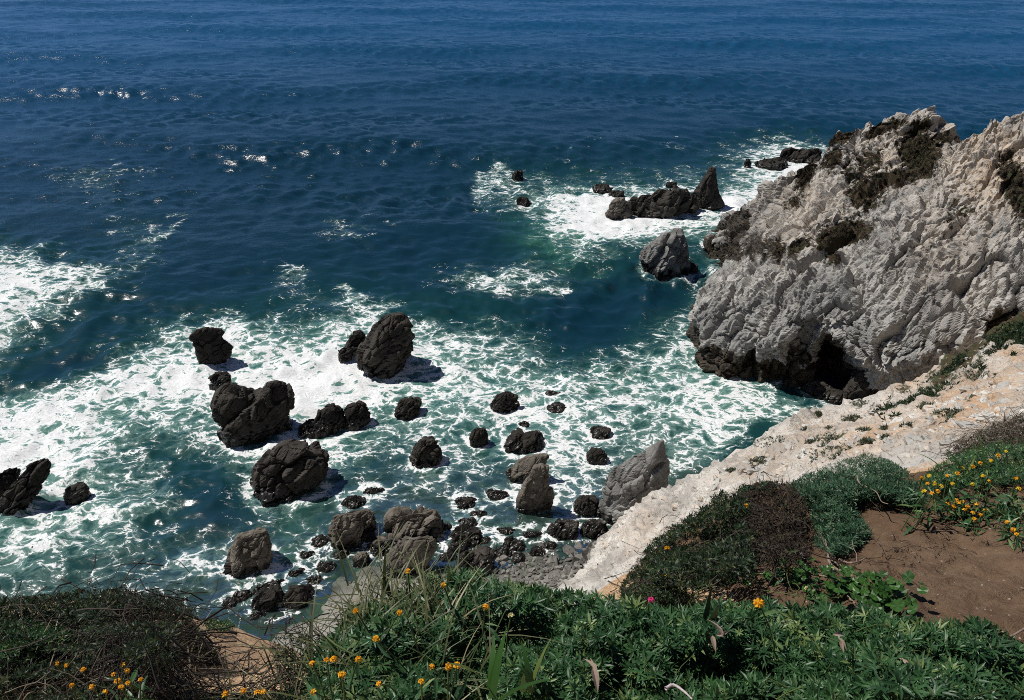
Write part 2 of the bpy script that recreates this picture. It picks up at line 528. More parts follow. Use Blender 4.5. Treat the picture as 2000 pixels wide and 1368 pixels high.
    for lam, a, dg in swells:
        k = 2 * math.pi / lam
        ph = r_.random() * 6.28
        arg = k * (x * math.sin(R(dg)) + y * math.cos(R(dg))) + ph + 2.2 * jit
        z += a * (np.sin(arg) + 0.12 * np.sin(2 * arg + 0.6)) * sstep(0.5, 0.25, sp / lam)
    for _ in range(70):
        lam = 0.9 * (9.5 / 0.9) ** r_.random()
        dg = 12 + r_.normal() * 34
        a = 0.0031 * lam ** 0.72 * (0.5 + r_.random())
        k = 2 * math.pi / lam
        z += a * np.sin(k * (x * math.sin(R(dg)) + y * math.cos(R(dg))) + r_.random() * 6.28) * sstep(0.42, 0.2, sp / lam)
    calm = 0.25 + 0.75 * sstep(2, 22, sdp)
    z *= calm * (1 - 0.45 * sstep(6, 16, x) * sstep(70, 50, y))
    turb = fbm(np.stack([x.ravel() * 0.8, y.ravel() * 0.8, np.full(x.size, 3.0)], -1), 4).reshape(x.shape)
    z += turb * 0.26 * foam * calm + 0.05 * foam * calm
    V = np.stack([x, y, z], -1).reshape(-1, 3)
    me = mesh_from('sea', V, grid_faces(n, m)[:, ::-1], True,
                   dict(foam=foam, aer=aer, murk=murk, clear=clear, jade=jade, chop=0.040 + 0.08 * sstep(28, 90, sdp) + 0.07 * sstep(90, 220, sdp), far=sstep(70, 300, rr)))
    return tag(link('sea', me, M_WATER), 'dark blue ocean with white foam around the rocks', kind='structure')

# ------------------------------------------------------------------ rock relief
def rot(ax, deg):
    a = R(deg); c, s = math.cos(a), math.sin(a)
    return {'x': np.array([[1, 0, 0], [0, c, -s], [0, s, c]]), 'y': np.array([[c, 0, s], [0, 1, 0], [-s, 0, c]]),
            'z': np.array([[c, -s, 0], [s, c, 0], [0, 0, 1]])}[ax]

_a = np.array([0.58, 0.48, 0.66]); _a /= np.linalg.norm(_a)
_b = np.array([0.66, -0.72, -0.05]); _b -= _a * (_a @ _b); _b /= np.linalg.norm(_b)
STRATA = np.stack([_a, _b, np.cross(_a, _b)], 1)      # along the bedding, across it, outwards
_fd = np.random.default_rng(31).normal(size=(256, 3))
_fd /= np.linalg.norm(_fd, axis=1)[:, None]

def facets(p):
    """tilted planes, one per cell: returns (height, gap to the next cell)"""
    i = np.floor(p).astype(np.int64)
    n = p.shape[0]
    f1 = np.full(n, 9.0); f2 = np.full(n, 9.0); ht = np.zeros(n)
    for dx in (-1, 0, 1):
        for dy in (-1, 0, 1):
            for dz in (-1, 0, 1):
                h = _hash(i[:, 0] + dx, i[:, 1] + dy, i[:, 2] + dz)
                c = _cj[h]
                ox = p[:, 0] - (i[:, 0] + dx + c[:, 0]); oy = p[:, 1] - (i[:, 1] + dy + c[:, 1]); oz = p[:, 2] - (i[:, 2] + dz + c[:, 2])
                d = np.sqrt(ox * ox + oy * oy + oz * oz)
                g = _fd[h]
                t = ox * g[:, 0] + oy * g[:, 1] + oz * g[:, 2] + (_cj[(h * 7 + 3) & 255, 0] - 0.5) * 0.7
                m = d < f1
                f2 = np.where(m, f1, np.minimum(f2, d))
                f1 = np.where(m, d, f1)
                ht = np.where(m, t, ht)
    return ht, f2 - f1

def saw(x):
    f = x - np.floor(x)
    return np.where(f < 0.84, f / 0.84, (1 - f) / 0.16)

def relief(Pt, big=1.0, block=1.0, fine=1.0, scale=1.0, bed=0.0):
    q = (Pt / scale) @ STRATA
    w = np.stack([perlin(q * 0.35 + 5), perlin(q * 0.35 + 25), perlin(q * 0.35 + 45)], -1) * 0.8
    qa = (q + w) * np.array([0.22, 1.0, 1.0])
    h = big * (1.5 * ridged(qa * 0.17, 2) - 0.6)
    if bed:
        n1 = fbm(q * np.array([0.12, 0.3, 0.3]) + 3, 3); amp = 0.5 + 0.8 * np.clip(fbm(q * 0.16 + 8, 2) + 0.3, 0, 1)
        h += bed * amp * 0.62 * saw(q[:, 1] * 0.42 + q[:, 0] * 0.06 + 1.6 * n1)
        h += bed * amp * 0.26 * saw(q[:, 1] * 1.25 + q[:, 0] * 0.20 + 2.6 * n1)
    t, g = facets((q + w) * np.array([0.15, 0.34, 0.34]))
    h += block * (1.15 * t - 0.55 * np.exp(-g / 0.035))
    t, g = facets((q + w * 0.5) * np.array([0.42, 0.95, 0.95]) + 7)
    h += block * (0.50 * t - 0.30 * np.exp(-g / 0.04))
    t, g = facets((q + w * 0.2) * np.array([1.1, 2.4, 2.4]) + 17)
    h += fine * (0.22 * t - 0.12 * np.exp(-g / 0.05))
    return h * scale

def catmull(pts, n):
    pts = np.asarray(pts, float)
    d = np.sqrt(np.linalg.norm(np.diff(pts, axis=0), axis=-1).reshape(len(pts) - 1, -1).mean(1)) + 1e-6
    t = np.concatenate([[0], np.cumsum(d)])
    u = np.linspace(0, t[-1], n)
    out = np.empty((n,) + pts.shape[1:])
    m = np.zeros_like(pts)
    tt = t.reshape((-1,) + (1,) * (pts.ndim - 1))
    m[1:-1] = (pts[2:] - pts[:-2]) / (tt[2:] - tt[:-2])
    m[0] = (pts[1] - pts[0]) / (tt[1] - tt[0]); m[-1] = (pts[-1] - pts[-2]) / (tt[-1] - tt[-2])
    i = np.clip(np.searchsorted(t, u, side='right') - 1, 0, len(pts) - 2)
    h = (t[i + 1] - t[i]); s = (u - t[i]) / h
    sh = (-1,) + (1,) * (pts.ndim - 1)
    s, h = s.reshape(sh), h.reshape(sh)
    return ((2 * s**3 - 3 * s**2 + 1) * pts[i] + (s**3 - 2 * s**2 + s) * h * m[i]
            + (-2 * s**3 + 3 * s**2) * pts[i + 1] + (s**3 - s**2) * h * m[i + 1])

# ------------------------------------------------------------------ headland (front face up over the crest and down its far side)
def p3(*a):
    return tuple(P(*a))
HEAD = [   # each column: front points (foot to crest), then back foot
    ([(23.3, 79.6, -2), (23.4, 79.4, 0.2), (23.8, 79.3, 0.9)], (24.4, 80.0, -2)),
    ([(21.0, 74.4, -2), (21.3, 74.2, 1.0), p3(1428, 445, 78.5), p3(1480, 388, 77)], (31, 82, -2)),
    ([(21.0, 70.6, -2), (21.2, 70.4, 0.8), p3(1445, 468, 72.5), p3(1518, 405, 72), p3(1572, 318, 71)], (38, 82, -2)),
    ([(19.6, 62.5, -2), (20.0, 62.2, 2.0), p3(1440, 515, 66), p3(1520, 440, 66), p3(1600, 345, 67.5), p3(1650, 258, 68)], (44, 78, -2)),
    ([(15.0, 55.0, -2), (14.8, 54.6, 1.0), p3(1352, 600, 60.3), p3(1372, 562, 60.8), p3(1445, 530, 61), p3(1600, 420, 61.5), p3(1720, 310, 63), p3(1790, 220, 64)], (50, 74, -2)),
    ([(16.0, 48.4, -2), (15.9, 48.3, 0.6), p3(1402, 650, 57), p3(1445, 598, 57), p3(1650, 470, 57.5), p3(1770, 350, 59), p3(1832, 243, 62)], (54, 72, -2)),
    ([(20.2, 47.3, -2), (20.0, 47.3, 1.2), p3(1525, 655, 53.6), p3(1650, 555, 53.3), p3(1760, 440, 54), p3(1830, 350, 55.5), p3(1866, 268, 58)], (58, 71, -2)),
    ([(24.0, 47.5, -2), (23.6, 46.9, 1.2), p3(1620, 632, 52.0), p3(1705, 590, 51), p3(1850, 470, 51.2), p3(1925, 350, 53), p3(1945, 252, 57)], (64, 70, 2)),
    ([(26.0, 44.6, -2), (25.6, 43.8, 1.5), p3(1700, 700, 49.5), p3(1765, 630, 48.6), p3(1905, 510, 48.5), p3(2005, 390, 50), p3(2010, 228, 56)], (70, 70, 6)),
    ([(29.5, 41.0, 2.0), (29.5, 41.0, 4.5), p3(1860, 665, 46.5), p3(1960, 580, 46), p3(2080, 460, 47), p3(2150, 330, 49), p3(2130, 210, 55)], (80, 70, 10)),
    ([(40.0, 38.0, 10), (41.0, 38.5, 12), (43, 40, 14), (47, 43, 17), (54, 50, 21)], (95, 68, 12)),
    ([(60.0, 36.0, 17), (62.0, 37, 18), (64, 39, 19.5), (70, 44, 22), (78, 50, 24)], (110, 66, 16)),
]
HEAD_GRID = None
def build_headland():
    M1, M2, NC = 360, 36, 540
    cols = []
    for fr, bk in HEAD:
        fr = np.array(fr)
        dense = catmull(fr, 400)
        s = np.concatenate([[0], np.cumsum(np.linalg.norm(np.diff(dense, axis=0), axis=1))])
        u = np.linspace(0, s[-1], M1)
        A = np.stack([np.interp(u, s, dense[:, k]) for k in range(3)], -1)
        c, b = fr[-1], np.array(bk)
        mid = c * 0.55 + b * 0.45 + np.array([0, 0, 0.12 * max(c[2], 0)])
        B = catmull(np.array([c, mid, b]), M2 + 1)[1:]
        cols.append(np.concatenate([A, B]))
    cols = np.array(cols)
    G = catmull(cols, NC)                       # (NC, rows, 3)
    G = np.transpose(G, (1, 0, 2)).copy()       # rows, cols
    n, m, _ = G.shape
    # undercut foot and sea cave
    flat = G.reshape(-1, 3)
    px, py, _d = proj(flat)
    def hollow(c, s, amt, dr):
        w = np.exp(-(((flat - np.array(c)) / np.array(s)) ** 2).sum(1) ** 1.6)
        return w[:, None] * amt * np.array(dr)
    add = hollow((23.6, 46.8, 2.4), (1.25, 2.6, 2.3), 5.5, (0.25, 0.96, -0.1))
    add += hollow((19.0, 47.6, 0.9), (2.2, 1.6, 1.1), 0.7, (0.1, 0.95, 0.0))
    add += hollow((20.9, 46.9, 4.2), (0.8, 1.8, 1.4), 1.6, (0.1, 0.95, 0.0))
    add += hollow((24.6, 46.0, 6.0), (1.1, 1.6, 0.8), 1.0, (0.1, 0.95, 0.0))
    G = (flat + add).reshape(n, m, 3)
    N = grid_normals(G)
    if N[n // 3, m // 2, 1] > 0: N = -N
    h = relief(G.reshape(-1, 3), 0.55, 0.85, 1.25, 1.0, 0.65).reshape(n, m)
    h -= np.median(h) * 0.9
    edge = np.ones((n, m)); edge[:4] = 0
    G = G + N * (h * edge * 0.95)[..., None]
    v = G.reshape(-1, 3)
    px, py, _d = proj(v)
    front = (np.arange(n) <= M1 + 6)[:, None].repeat(m, 1).ravel()
    moss = blobs(px, py, [(1655, 455, 45, 26, -15, 0.85), (1615, 470, 22, 28, 0, 0.7), (1795, 296, 42, 34, 20, 0.95), (1800, 330, 25, 22, 0, 0.8),
        (1690, 376, 48, 40, -40, 0.55), (1745, 350, 55, 20, -8, 0.66), (1637, 270, 40, 14, -20, 0.7), (1724, 252, 48, 12, -18, 0.7),
        (1795, 250, 34, 14, -30, 0.75), (1575, 340, 16, 40, 30, 0.68), (1626, 312, 18, 30, 40, 0.6), (1985, 370, 26, 70, -20, 0.72),
        (1517, 488, 22, 22, 0, 0.6), (1848, 268, 22, 12, 0, 0.75), (1690, 320, 60, 40, -30, 0.42), (1870, 420, 30, 60, 40, 0.3),
        (1560, 480, 30, 14, -30, 0.6), (1960, 640, 40, 40, 0, 0.7), (1550, 395, 30, 14, -30, 0.45), (1630, 505, 20, 20, 0, 0.5)]) * front
    moss += 0.10 * sstep(4, 9, v[:, 2])
    ochre = blobs(px, py, [(1950, 330, 120, 110, 0, 0.8), (1760, 300, 120, 70, -20, 0.55), (1560, 420, 110, 90, -30, 0.5), (1850, 480, 120, 150, 0, 0.35), (1900, 260, 90, 30, 0, 0.7)])
    zn = v[:, 2] + 0.9 * fbm(v * 0.5, 3)
    wet = sstep(3.0, 0.6, zn)
    wet = np.maximum(wet, blobs(px, py, [(1480, 480, 40, 40, 0, 0.75), (1440, 440, 35, 50, 20, 0.85), (1430, 490, 30, 25, 0, 0.9), (1620, 735, 60, 30, 0, 0.9), (1560, 700, 40, 40, 0, 0.7)]))
    me = mesh_from('headland', v, grid_faces(n, m), False, dict(moss=moss, ochre=ochre, wet=wet, grey=blobs(px, py, [(1470, 640, 140, 110, 0, 1.0), (1650, 600, 130, 110, 0, 0.8), (1480, 440, 90, 70, 0, 0.8), (1780, 560, 120, 120, 0, 0.5)])))  # grey blobs: painted shading on the lower left of the face
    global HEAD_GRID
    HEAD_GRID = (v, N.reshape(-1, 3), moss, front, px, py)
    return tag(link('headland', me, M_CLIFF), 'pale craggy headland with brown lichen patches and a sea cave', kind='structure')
build_headland()

# ------------------------------------------------------------------ near cliff: height field through surveyed points
CLIFF_PTS = [
    (0, 0, 28.3), (0, -4, 28.6), (-4, -3, 28.4), (4, -3, 28.9), (-10, -4, 28.4), (10, -4, 29.5),
    (-.9, 1.2, 27.95), (0, 1.3, 28.0), (1.0, 1.3, 28.05), (2, 1.2, 28.05), (3.5, 1, 28.2),
    (0, 2.0, 27.62), (-0.35, 2.25, 27.42), (0.2, 2.7, 26.75), (1.2, 2.1, 27.75), (1.74, 1.8, 27.85), (1.28, 2.2, 27.65), (1.8, 2.8, 27.46), (2.4, 2.75, 27.5),
    (3.0, 2.9, 27.5), (2.6, 2.0, 27.8), (1.0, 2.8, 27.1), (.6, 3.0, 26.75), (1.35, 3.4, 27.0), (2, 3.5, 27.0), (2.8, 3.7, 27.0),
    (3.5, 4.4, 26.45), (4.3, 5.3, 26.1), (5, 3, 27.5), (7, 4, 27.3), (7, 7, 25.2), (12, 6, 27),
    (-1.5, 1.4, 27.7), (-2.6, 2.7, 26.9), (-2.0, 2.75, 26.8), (-3.2, 2.8, 26.6), (-1.5, 2.6, 26.45), (-1.9, 3.3, 25.8), (-2.36, 4.1, 25.1), (-.8, 2.45, 26.85), (-3.5, 1.5, 27.3), (-6, 3, 26),
    (0, 4, 24.6), (0, 8, 18.5), (0, 15, 9), (0, 21, 2.6), (0, 24.2, 0.2), (-2, 6, 21.5), (-6, 8, 18), (-6, 16, 7), (-8, 21.5, 0.8), (-10, 24, -.4),
    (-12, 4, 25), (-14, 12, 12), (-16, 20, 1), (-30, 4, 23), (-32, 14, 3), (-34, 20, -2),
    (1, 4.4, 25.2), (2, 5.2, 24.9), (3, 6, 24.9), (5, 8.5, 23.0),
    (9.3, 14.4, 18.9), (11.1, 15.5, 18.9), (9.3, 21.1, 12.6), (12.4, 24.2, 11.9), (14.5, 23, 13.8), (15.5, 20.9, 16.1), (20.4, 31.4, 9.6), (22.3, 31.1, 11.4),
    (24.8, 32, 13.4), (30, 30, 17), (20, 15, 22), (35, 20, 26), (40, 32, 18),
    (3.3, 27.2, .5), (4.6, 26.8, 2.4), (7, 25.4, 6.2), (6.8, 29.0, 4.6), (9.7, 28.9, 6.1), (13.9, 34, 4.5), (21.5, 39.6, 1.9), (18, 37.0, 3.1),
    (5, 31.5, -1.2), (9.5, 32.6, -1.2), (14, 37.8, -1.2), (19, 42, -1.2), (23, 43.2, -0.8), (26, 40.2, 1.6), (30, 39.5, 6.5), (38, 37, 11), (3, 22, 5), (5, 15, 13.5), (2, 10, 18.6), (1.2, 26.8, 0.1), (2.2, 24.6, 2.0),
]
_cp = np.array(CLIFF_PTS)
def _U(r2):
    return 0.5 * r2 * np.log(r2 + 1e-9)
def _tps_fit(pts, lam=0.02):
    n = len(pts); xy = pts[:, :2]
    K = _U(((xy[:, None] - xy[None]) ** 2).sum(-1)) + lam * np.eye(n)
    Q = np.concatenate([np.ones((n, 1)), xy], 1)
    A = np.zeros((n + 3, n + 3)); A[:n, :n] = K; A[:n, n:] = Q; A[n:, :n] = Q.T
    return np.linalg.solve(A, np.concatenate([pts[:, 2], np.zeros(3)]))
_tw = _tps_fit(_cp)
def ground(x, y):
    x = np.asarray(x, float); y = np.asarray(y, float)
    shp = x.shape; x, y = x.ravel(), y.ravel()
    out = np.empty(x.size)
    for s in range(0, x.size, 20000):
        e = s + 20000
        r2 = (x[s:e, None] - _cp[None, :, 0]) ** 2 + (y[s:e, None] - _cp[None, :, 1]) ** 2
        out[s:e] = _U(r2) @ _tw[:-3] + _tw[-3] + _tw[-2] * x[s:e] + _tw[-1] * y[s:e]
    return out.reshape(shp)

def build_cliff():
    r = 0.35 * np.exp(np.arange(0, 5.0, 0.0098))
    th = np.radians(np.linspace(-88, 84, 500))
    rr, tt = np.meshgrid(r, th, indexing='ij')
    x, y = rr * np.sin(tt), rr * np.cos(tt)
    z = ground(x, y)
    n, m = x.shape
    G = np.stack([x, y, z], -1)
    N = grid_normals(G)
    N *= np.sign(N[..., 2:3])
    w = sstep(4.6, 8.5, rr)
    slab = blobs(*proj(G)[:2], [(1210, 1050, 60, 70, -30, 0.6)])
    far = np.zeros((n, m)); msk = w > 0
    kk = sstep(15, 32, rr[msk])
    far[msk] = relief(G[msk] + 30, 0.6, 0.75, 1.5, 0.45, 0.5) * kk + relief(G[msk] + 60, 0.5, 0.75, 1.6, 0.16, 0.5) * (1 - kk)
    near = fbm(G.reshape(-1, 3) * 3.0, 4).reshape(n, m) * 0.03
    G = G + N * (far * w * (1 - slab) + near * (1 - w))[..., None]
    v = G.reshape(-1, 3)
    px, py, dd = proj(v)
    fw = w.ravel()
    moss = blobs(px, py, [(1960, 620, 70, 45, -35, 0.95), (1880, 690, 60, 30, -35, 0.85), (1840, 735, 40, 22, -25, 0.7), (1720, 790, 70, 18, -18, 0.42),
        (1640, 850, 80, 18, -18, 0.36), (1900, 770, 40, 14, -30, 0.45), (1760, 760, 40, 14, -20, 0.4), (1980, 560, 40, 30, 0, 0.6), (1800, 830, 60, 16, -20, 0.38)]) * fw
    ochre = fw * (0.05 + blobs(px, py, [(1480, 920, 90, 50, -25, 0.35), (1250, 1040, 60, 60, -25, 0.3), (1900, 790, 130, 60, -25, 0.95), (1700, 850, 130, 40, -18, 0.7), (1600, 850, 100, 40, -18, 0.4), (1780, 740, 60, 30, -20, 0.6), (1980, 690, 40, 20, 0, 0.9)]))
    soil = np.where(fw < 0.5, 1.0 - 2 * fw, 0.0)
    wet = sstep(1.2, 0.1, v[:, 2]) * fw
    bumpd = 0.02 + 0.16 * fw
    me = mesh_from('cliff_slope', v, grid_faces(n, m)[:, ::-1], False, dict(moss=moss, ochre=ochre, soil=soil, wet=wet, bumpd=bumpd))
    return tag(link('cliff_slope', me, M_SLOPE), 'pale crumbling cliff slope falling from the viewpoint to the cove', kind='structure')
build_cliff()

# ------------------------------------------------------------------ beach running out under the shallow water
def build_beach():
    xs = np.linspace(-26, 9.5, 230); ys = np.linspace(19, 46, 190)
    y, x = np.meshgrid(ys, xs, indexing='ij')
    z = bed_z(x, y)
    q = np.stack([x.ravel(), y.ravel(), np.zeros(x.size)], -1)
    z = z + 0.10 * fbm(q * 0.5, 3).reshape(x.shape) + 0.035 * fbm(q * 3.0, 3).reshape(x.shape)
    z = z + sstep(2.0, 6.0, shore_depth(x, y)) * 0.5 * np.maximum(fbm(q * 0.6 + 9, 4).reshape(x.shape), 0)
    z -= 1.2 * sstep(4.5, 9.5, x)
    v = np.stack([x, y, z], -1).reshape(-1, 3)
    wet = np.clip(sstep(0.22, -0.05, v[:, 2] + 0.06 * fbm(q * 1.2, 3)), 0, 1)
    me = mesh_from('beach', v, grid_faces(*x.shape), True, dict(wet=wet))
    return tag(link('beach', me, M_BEACH), 'small grey sand beach at the foot of the cliff', kind='structure')
build_beach()

# ------------------------------------------------------------------ brown sand sheet on the shelf beside the viewpoint
def poly_in(px, py, poly):
    poly = np.asarray(poly, float)
    inside = np.zeros(px.shape, bool)
    j = len(poly) - 1
    for i in range(len(poly)):
        xi, yi = poly[i]; xj, yj = poly[j]
        c = ((yi > py) != (yj > py)) & (px < (xj - xi) * (py - yi) / (yj - yi + 1e-12) + xi)
        inside ^= c; j = i
    return inside

def sand_z(x, y):
    q = np.stack([x.ravel(), y.ravel(), np.zeros(x.size)], -1)
    c, s = math.cos(0.5), math.sin(0.5)
    qa = np.stack([(q[:, 0] * c + q[:, 1] * s) * 1.6, (-q[:, 0] * s + q[:, 1] * c) * 5.5, q[:, 2]], -1)
    return ground(x, y) + (0.060 + 0.050 * fbm(qa, 4) + 0.045 * fbm(q * 6, 4)).reshape(x.shape)

def build_sand():
    xs = np.linspace(0.72, 4.6, 300); ys = np.linspace(1.3, 3.75, 230)
    y, x = np.meshgrid(ys, xs, indexing='ij')
    z = sand_z(x, y)
    e = np.minimum.reduce([(x - 0.72) / 0.25, (4.6 - x) / 0.4, (y - 1.3) / 0.2, (3.75 - y) / 0.3])
    z = z - 0.16 * sstep(1.0, 0.0, e)
    v = np.stack([x, y, z], -1).reshape(-1, 3)
    me = mesh_from('sand', v, grid_faces(*x.shape), True)
    return tag(link('sand', me, M_BSAND), 'bare brown sand patch on the cliff top', kind='structure')
build_sand()

ORD = 'first second third fourth fifth sixth seventh eighth ninth tenth eleventh twelfth thirteenth fourteenth fifteenth sixteenth seventeenth eighteenth nineteenth'.split()
for _t, _o in (('twenty', 'twentieth'), ('thirty', 'thirtieth')):
    ORD += [_o] + [_t + '-' + w_ for w_ in ORD[:9]]

# ------------------------------------------------------------------ sea rocks
def mat_sea_rock(name, dry_a, dry_b, wet_h=0.9):
    m = NT(name)
    p = m.pos()
    n1 = m.noise(p, 0.9, 5, 0.6); n2 = m.noise(p, 5.0, 4, 0.65)
    c = m.mix(m.mrange(n1, 0.35, 0.65), dry_a, dry_b)
    c = m.mix(m.mrange(n2, 0.58, 0.75, 0.0, 0.6), c, tuple(min(1, x * 1.9) for x in dry_b))
    c = m.mix(m.mrange(n2, 0.28, 0.42, 0.7, 0.0), c, tuple(x * 0.35 for x in dry_a))
    z = m.n('SeparateXYZ', Vector=p).outputs[2]
    wet = m.mrange(m.math('ADD', z, m.math('MULTIPLY', m.math('SUBTRACT', n1, 0.5), 1.6)), wet_h * 0.4, wet_h, 1.0, 0.0)
    c = m.mix(wet, c, m.mix(m.mrange(n2, 0.4, 0.65), (0.010, 0.009, 0.008), (0.030, 0.026, 0.020)))
    h = m.math('ADD', n1, m.math('MULTIPLY', n2, 0.5))
    return m.done(m.bsdf(c, m.mrange(wet, 0, 1, 0.85, 0.28), m.bump(h, 0.8, 0.07), 0.3))

M_BLACK = mat_sea_rock('black_wet_rock', (0.014, 0.012, 0.010), (0.028, 0.024, 0.019), 0.7)
M_BROWN = mat_sea_rock('dark_brown_rock', (0.024, 0.021, 0.018), (0.054, 0.047, 0.038), 1.0)
M_TAN = mat_sea_rock('tan_grey_rock', (0.085, 0.074, 0.060), (0.165, 0.145, 0.118), 0.7)
M_GREY = mat_sea_rock('grey_rock', (0.12, 0.117, 0.108), (0.24, 0.235, 0.22), 0.8)
ROCKMAT = dict(black=M_BLACK, brown=M_BROWN, tan=M_TAN, grey=M_GREY)

def rock_lobe(rows, depth=0.8, res=1.0, lean=0.0, rough=1.0, sq=2.6, seed=0, base_z=0.0):
    """rows: (py, left, right) from the waterline up, as seen; returns world verts + quad faces of one closed lobe"""
    rows = sorted(rows, key=lambda r: -r[0])
    pyb = rows[0][0]
    wmax = max(r[2] - r[1] for r in rows)
    cx = 0.5 * (min(r[1] for r in rows) + max(r[2] for r in rows))
    b = Pz(np.array(cx), np.array(float(pyb)), base_z)
    hd = math.hypot(b[0], b[1])
    alpha = math.atan2(CAM_H - base_z, hd)
    t = proj(b[None])[2][0]
    s = t / FPX
    fwd = np.array([b[0], b[1]]) / hd
    rgt = np.array([fwd[1], -fwd[0]])
    D = depth * wmax * s
    htot = (pyb - rows[-1][0])
    pyc = pyb - 0.5 * D * math.sin(alpha) / s
    pyc = max(pyc, pyb - 0.62 * htot)
    D = (pyb - pyc) * s / math.sin(alpha) * 2
    ctr = np.array([b[0], b[1]]) + fwd * D / 2
    pys = np.array([r[0] for r in rows], float)[::-1]; L = np.array([r[1] for r in rows], float)[::-1]; Rr = np.array([r[2] for r in rows], float)[::-1]
    ztop = (pyc - rows[-1][0]) * s / math.cos(alpha)
    nl = int(np.clip(ztop / s * 1.1 * res, 14, 70)); na = int(np.clip(wmax * 1.5 * res, 24, 120))
    zz = np.concatenate([[-0.9, -0.4], np.linspace(0, ztop, nl) ])
    th = np.linspace(0, 2 * math.pi, na, endpoint=False)
    rings = []
    for z in zz:
        py = pyc - max(z, 0) * math.cos(alpha) / s
        py = min(py, pyb)
        if z <= 0:
            l, r = min(L), max(Rr)
            l = np.interp(pyc, pys, L); r = np.interp(pyc, pys, Rr)
            g = 1.0 - 0.06 * z
        else:
            l = np.interp(py, pys, L); r = np.interp(py, pys, Rr); g = 1.0
        cxl = (0.5 * (l + r) - cx) * s; rx = max(0.5 * (r - l) * s * g, 0.02)
        f = np.clip(z / max(ztop, 1e-3), 0, 1)
        ry = max(0.5 * D * (1 - 0.75 * f ** 2.2) * g * min(1, rx / (0.25 * wmax * s) + 0.15), 0.02)
        c_, s_ = np.cos(th), np.sin(th)
        ex = np.sign(c_) * np.abs(c_) ** (2 / sq); ey = np.sign(s_) * np.abs(s_) ** (2 / sq)
        lx = cxl + ex * rx; ly = ey * ry + lean * z
        xy = ctr + lx[:, None] * rgt + ly[:, None] * fwd
        rings.append(np.concatenate([xy, np.full((na, 1), z + base_z)], 1))
    # close the top
    top = rings[-1]; c = top.mean(0)
    for k in (0.66, 0.33, 0.03):
        rg = c + (top - c) * k; rg[:, 2] = top[:, 2] + (1 - k) * 0.35 * min(0.3, np.ptp(top[:, 0]) * 0.3)
        rings.append(rg)
    G = np.array(rings)
    N = grid_normals(G, True)
    cen = G.reshape(-1, 3).mean(0)
    if ((G - cen) * N).sum(-1).mean() < 0: N = -N
    sc = np.clip(wmax * s / 7.0, 0.10, 0.75)
    h = relief(G.reshape(-1, 3) + seed * 13.7, 0.3, 0.9, 0.4, sc, 0.45).reshape(G.shape[:2])
    h = h - np.median(h)
    wid = np.linalg.norm(G.max(1)[:, :2] - G.min(1)[:, :2], axis=1); wid = np.clip(wid / (0.55 * wid.max()), 0.22, 1.0)[:, None]
    G = G + N * (h * rough * wid)[..., None]
    n, m, _ = G.shape
    return G.reshape(-1, 3), grid_faces(n, m, True)

ROCK_FEET = []
def sea_rock(label, mat, lobes, depth=0.8, cat='rock', name='sea_rock', group='rocks standing in the surf', **kw):
    Vs, Fs, o = [], [], 0
    for i, rows in enumerate(lobes):
        k = dict(depth=depth, seed=len(ROCK_FEET) + i * 3); k.update(kw)
        if isinstance(rows, tuple): k.update(rows[1]); rows = rows[0]
        V, F = rock_lobe(rows, **k)
        Vs.append(V); Fs.append(F + o); o += len(V)
    V = np.concatenate(Vs); F = np.concatenate(Fs)
    base = np.array([V[:, 0].mean(), V[:, 1].mean(), 0.0])
    ROCK_FEET.append((base[0], base[1], np.ptp(V[:, 0]) / 2))
    me = mesh_from(name, V - base, F, False)
    return tag(link(name, me, ROCKMAT[mat], loc=base), label, cat, group)

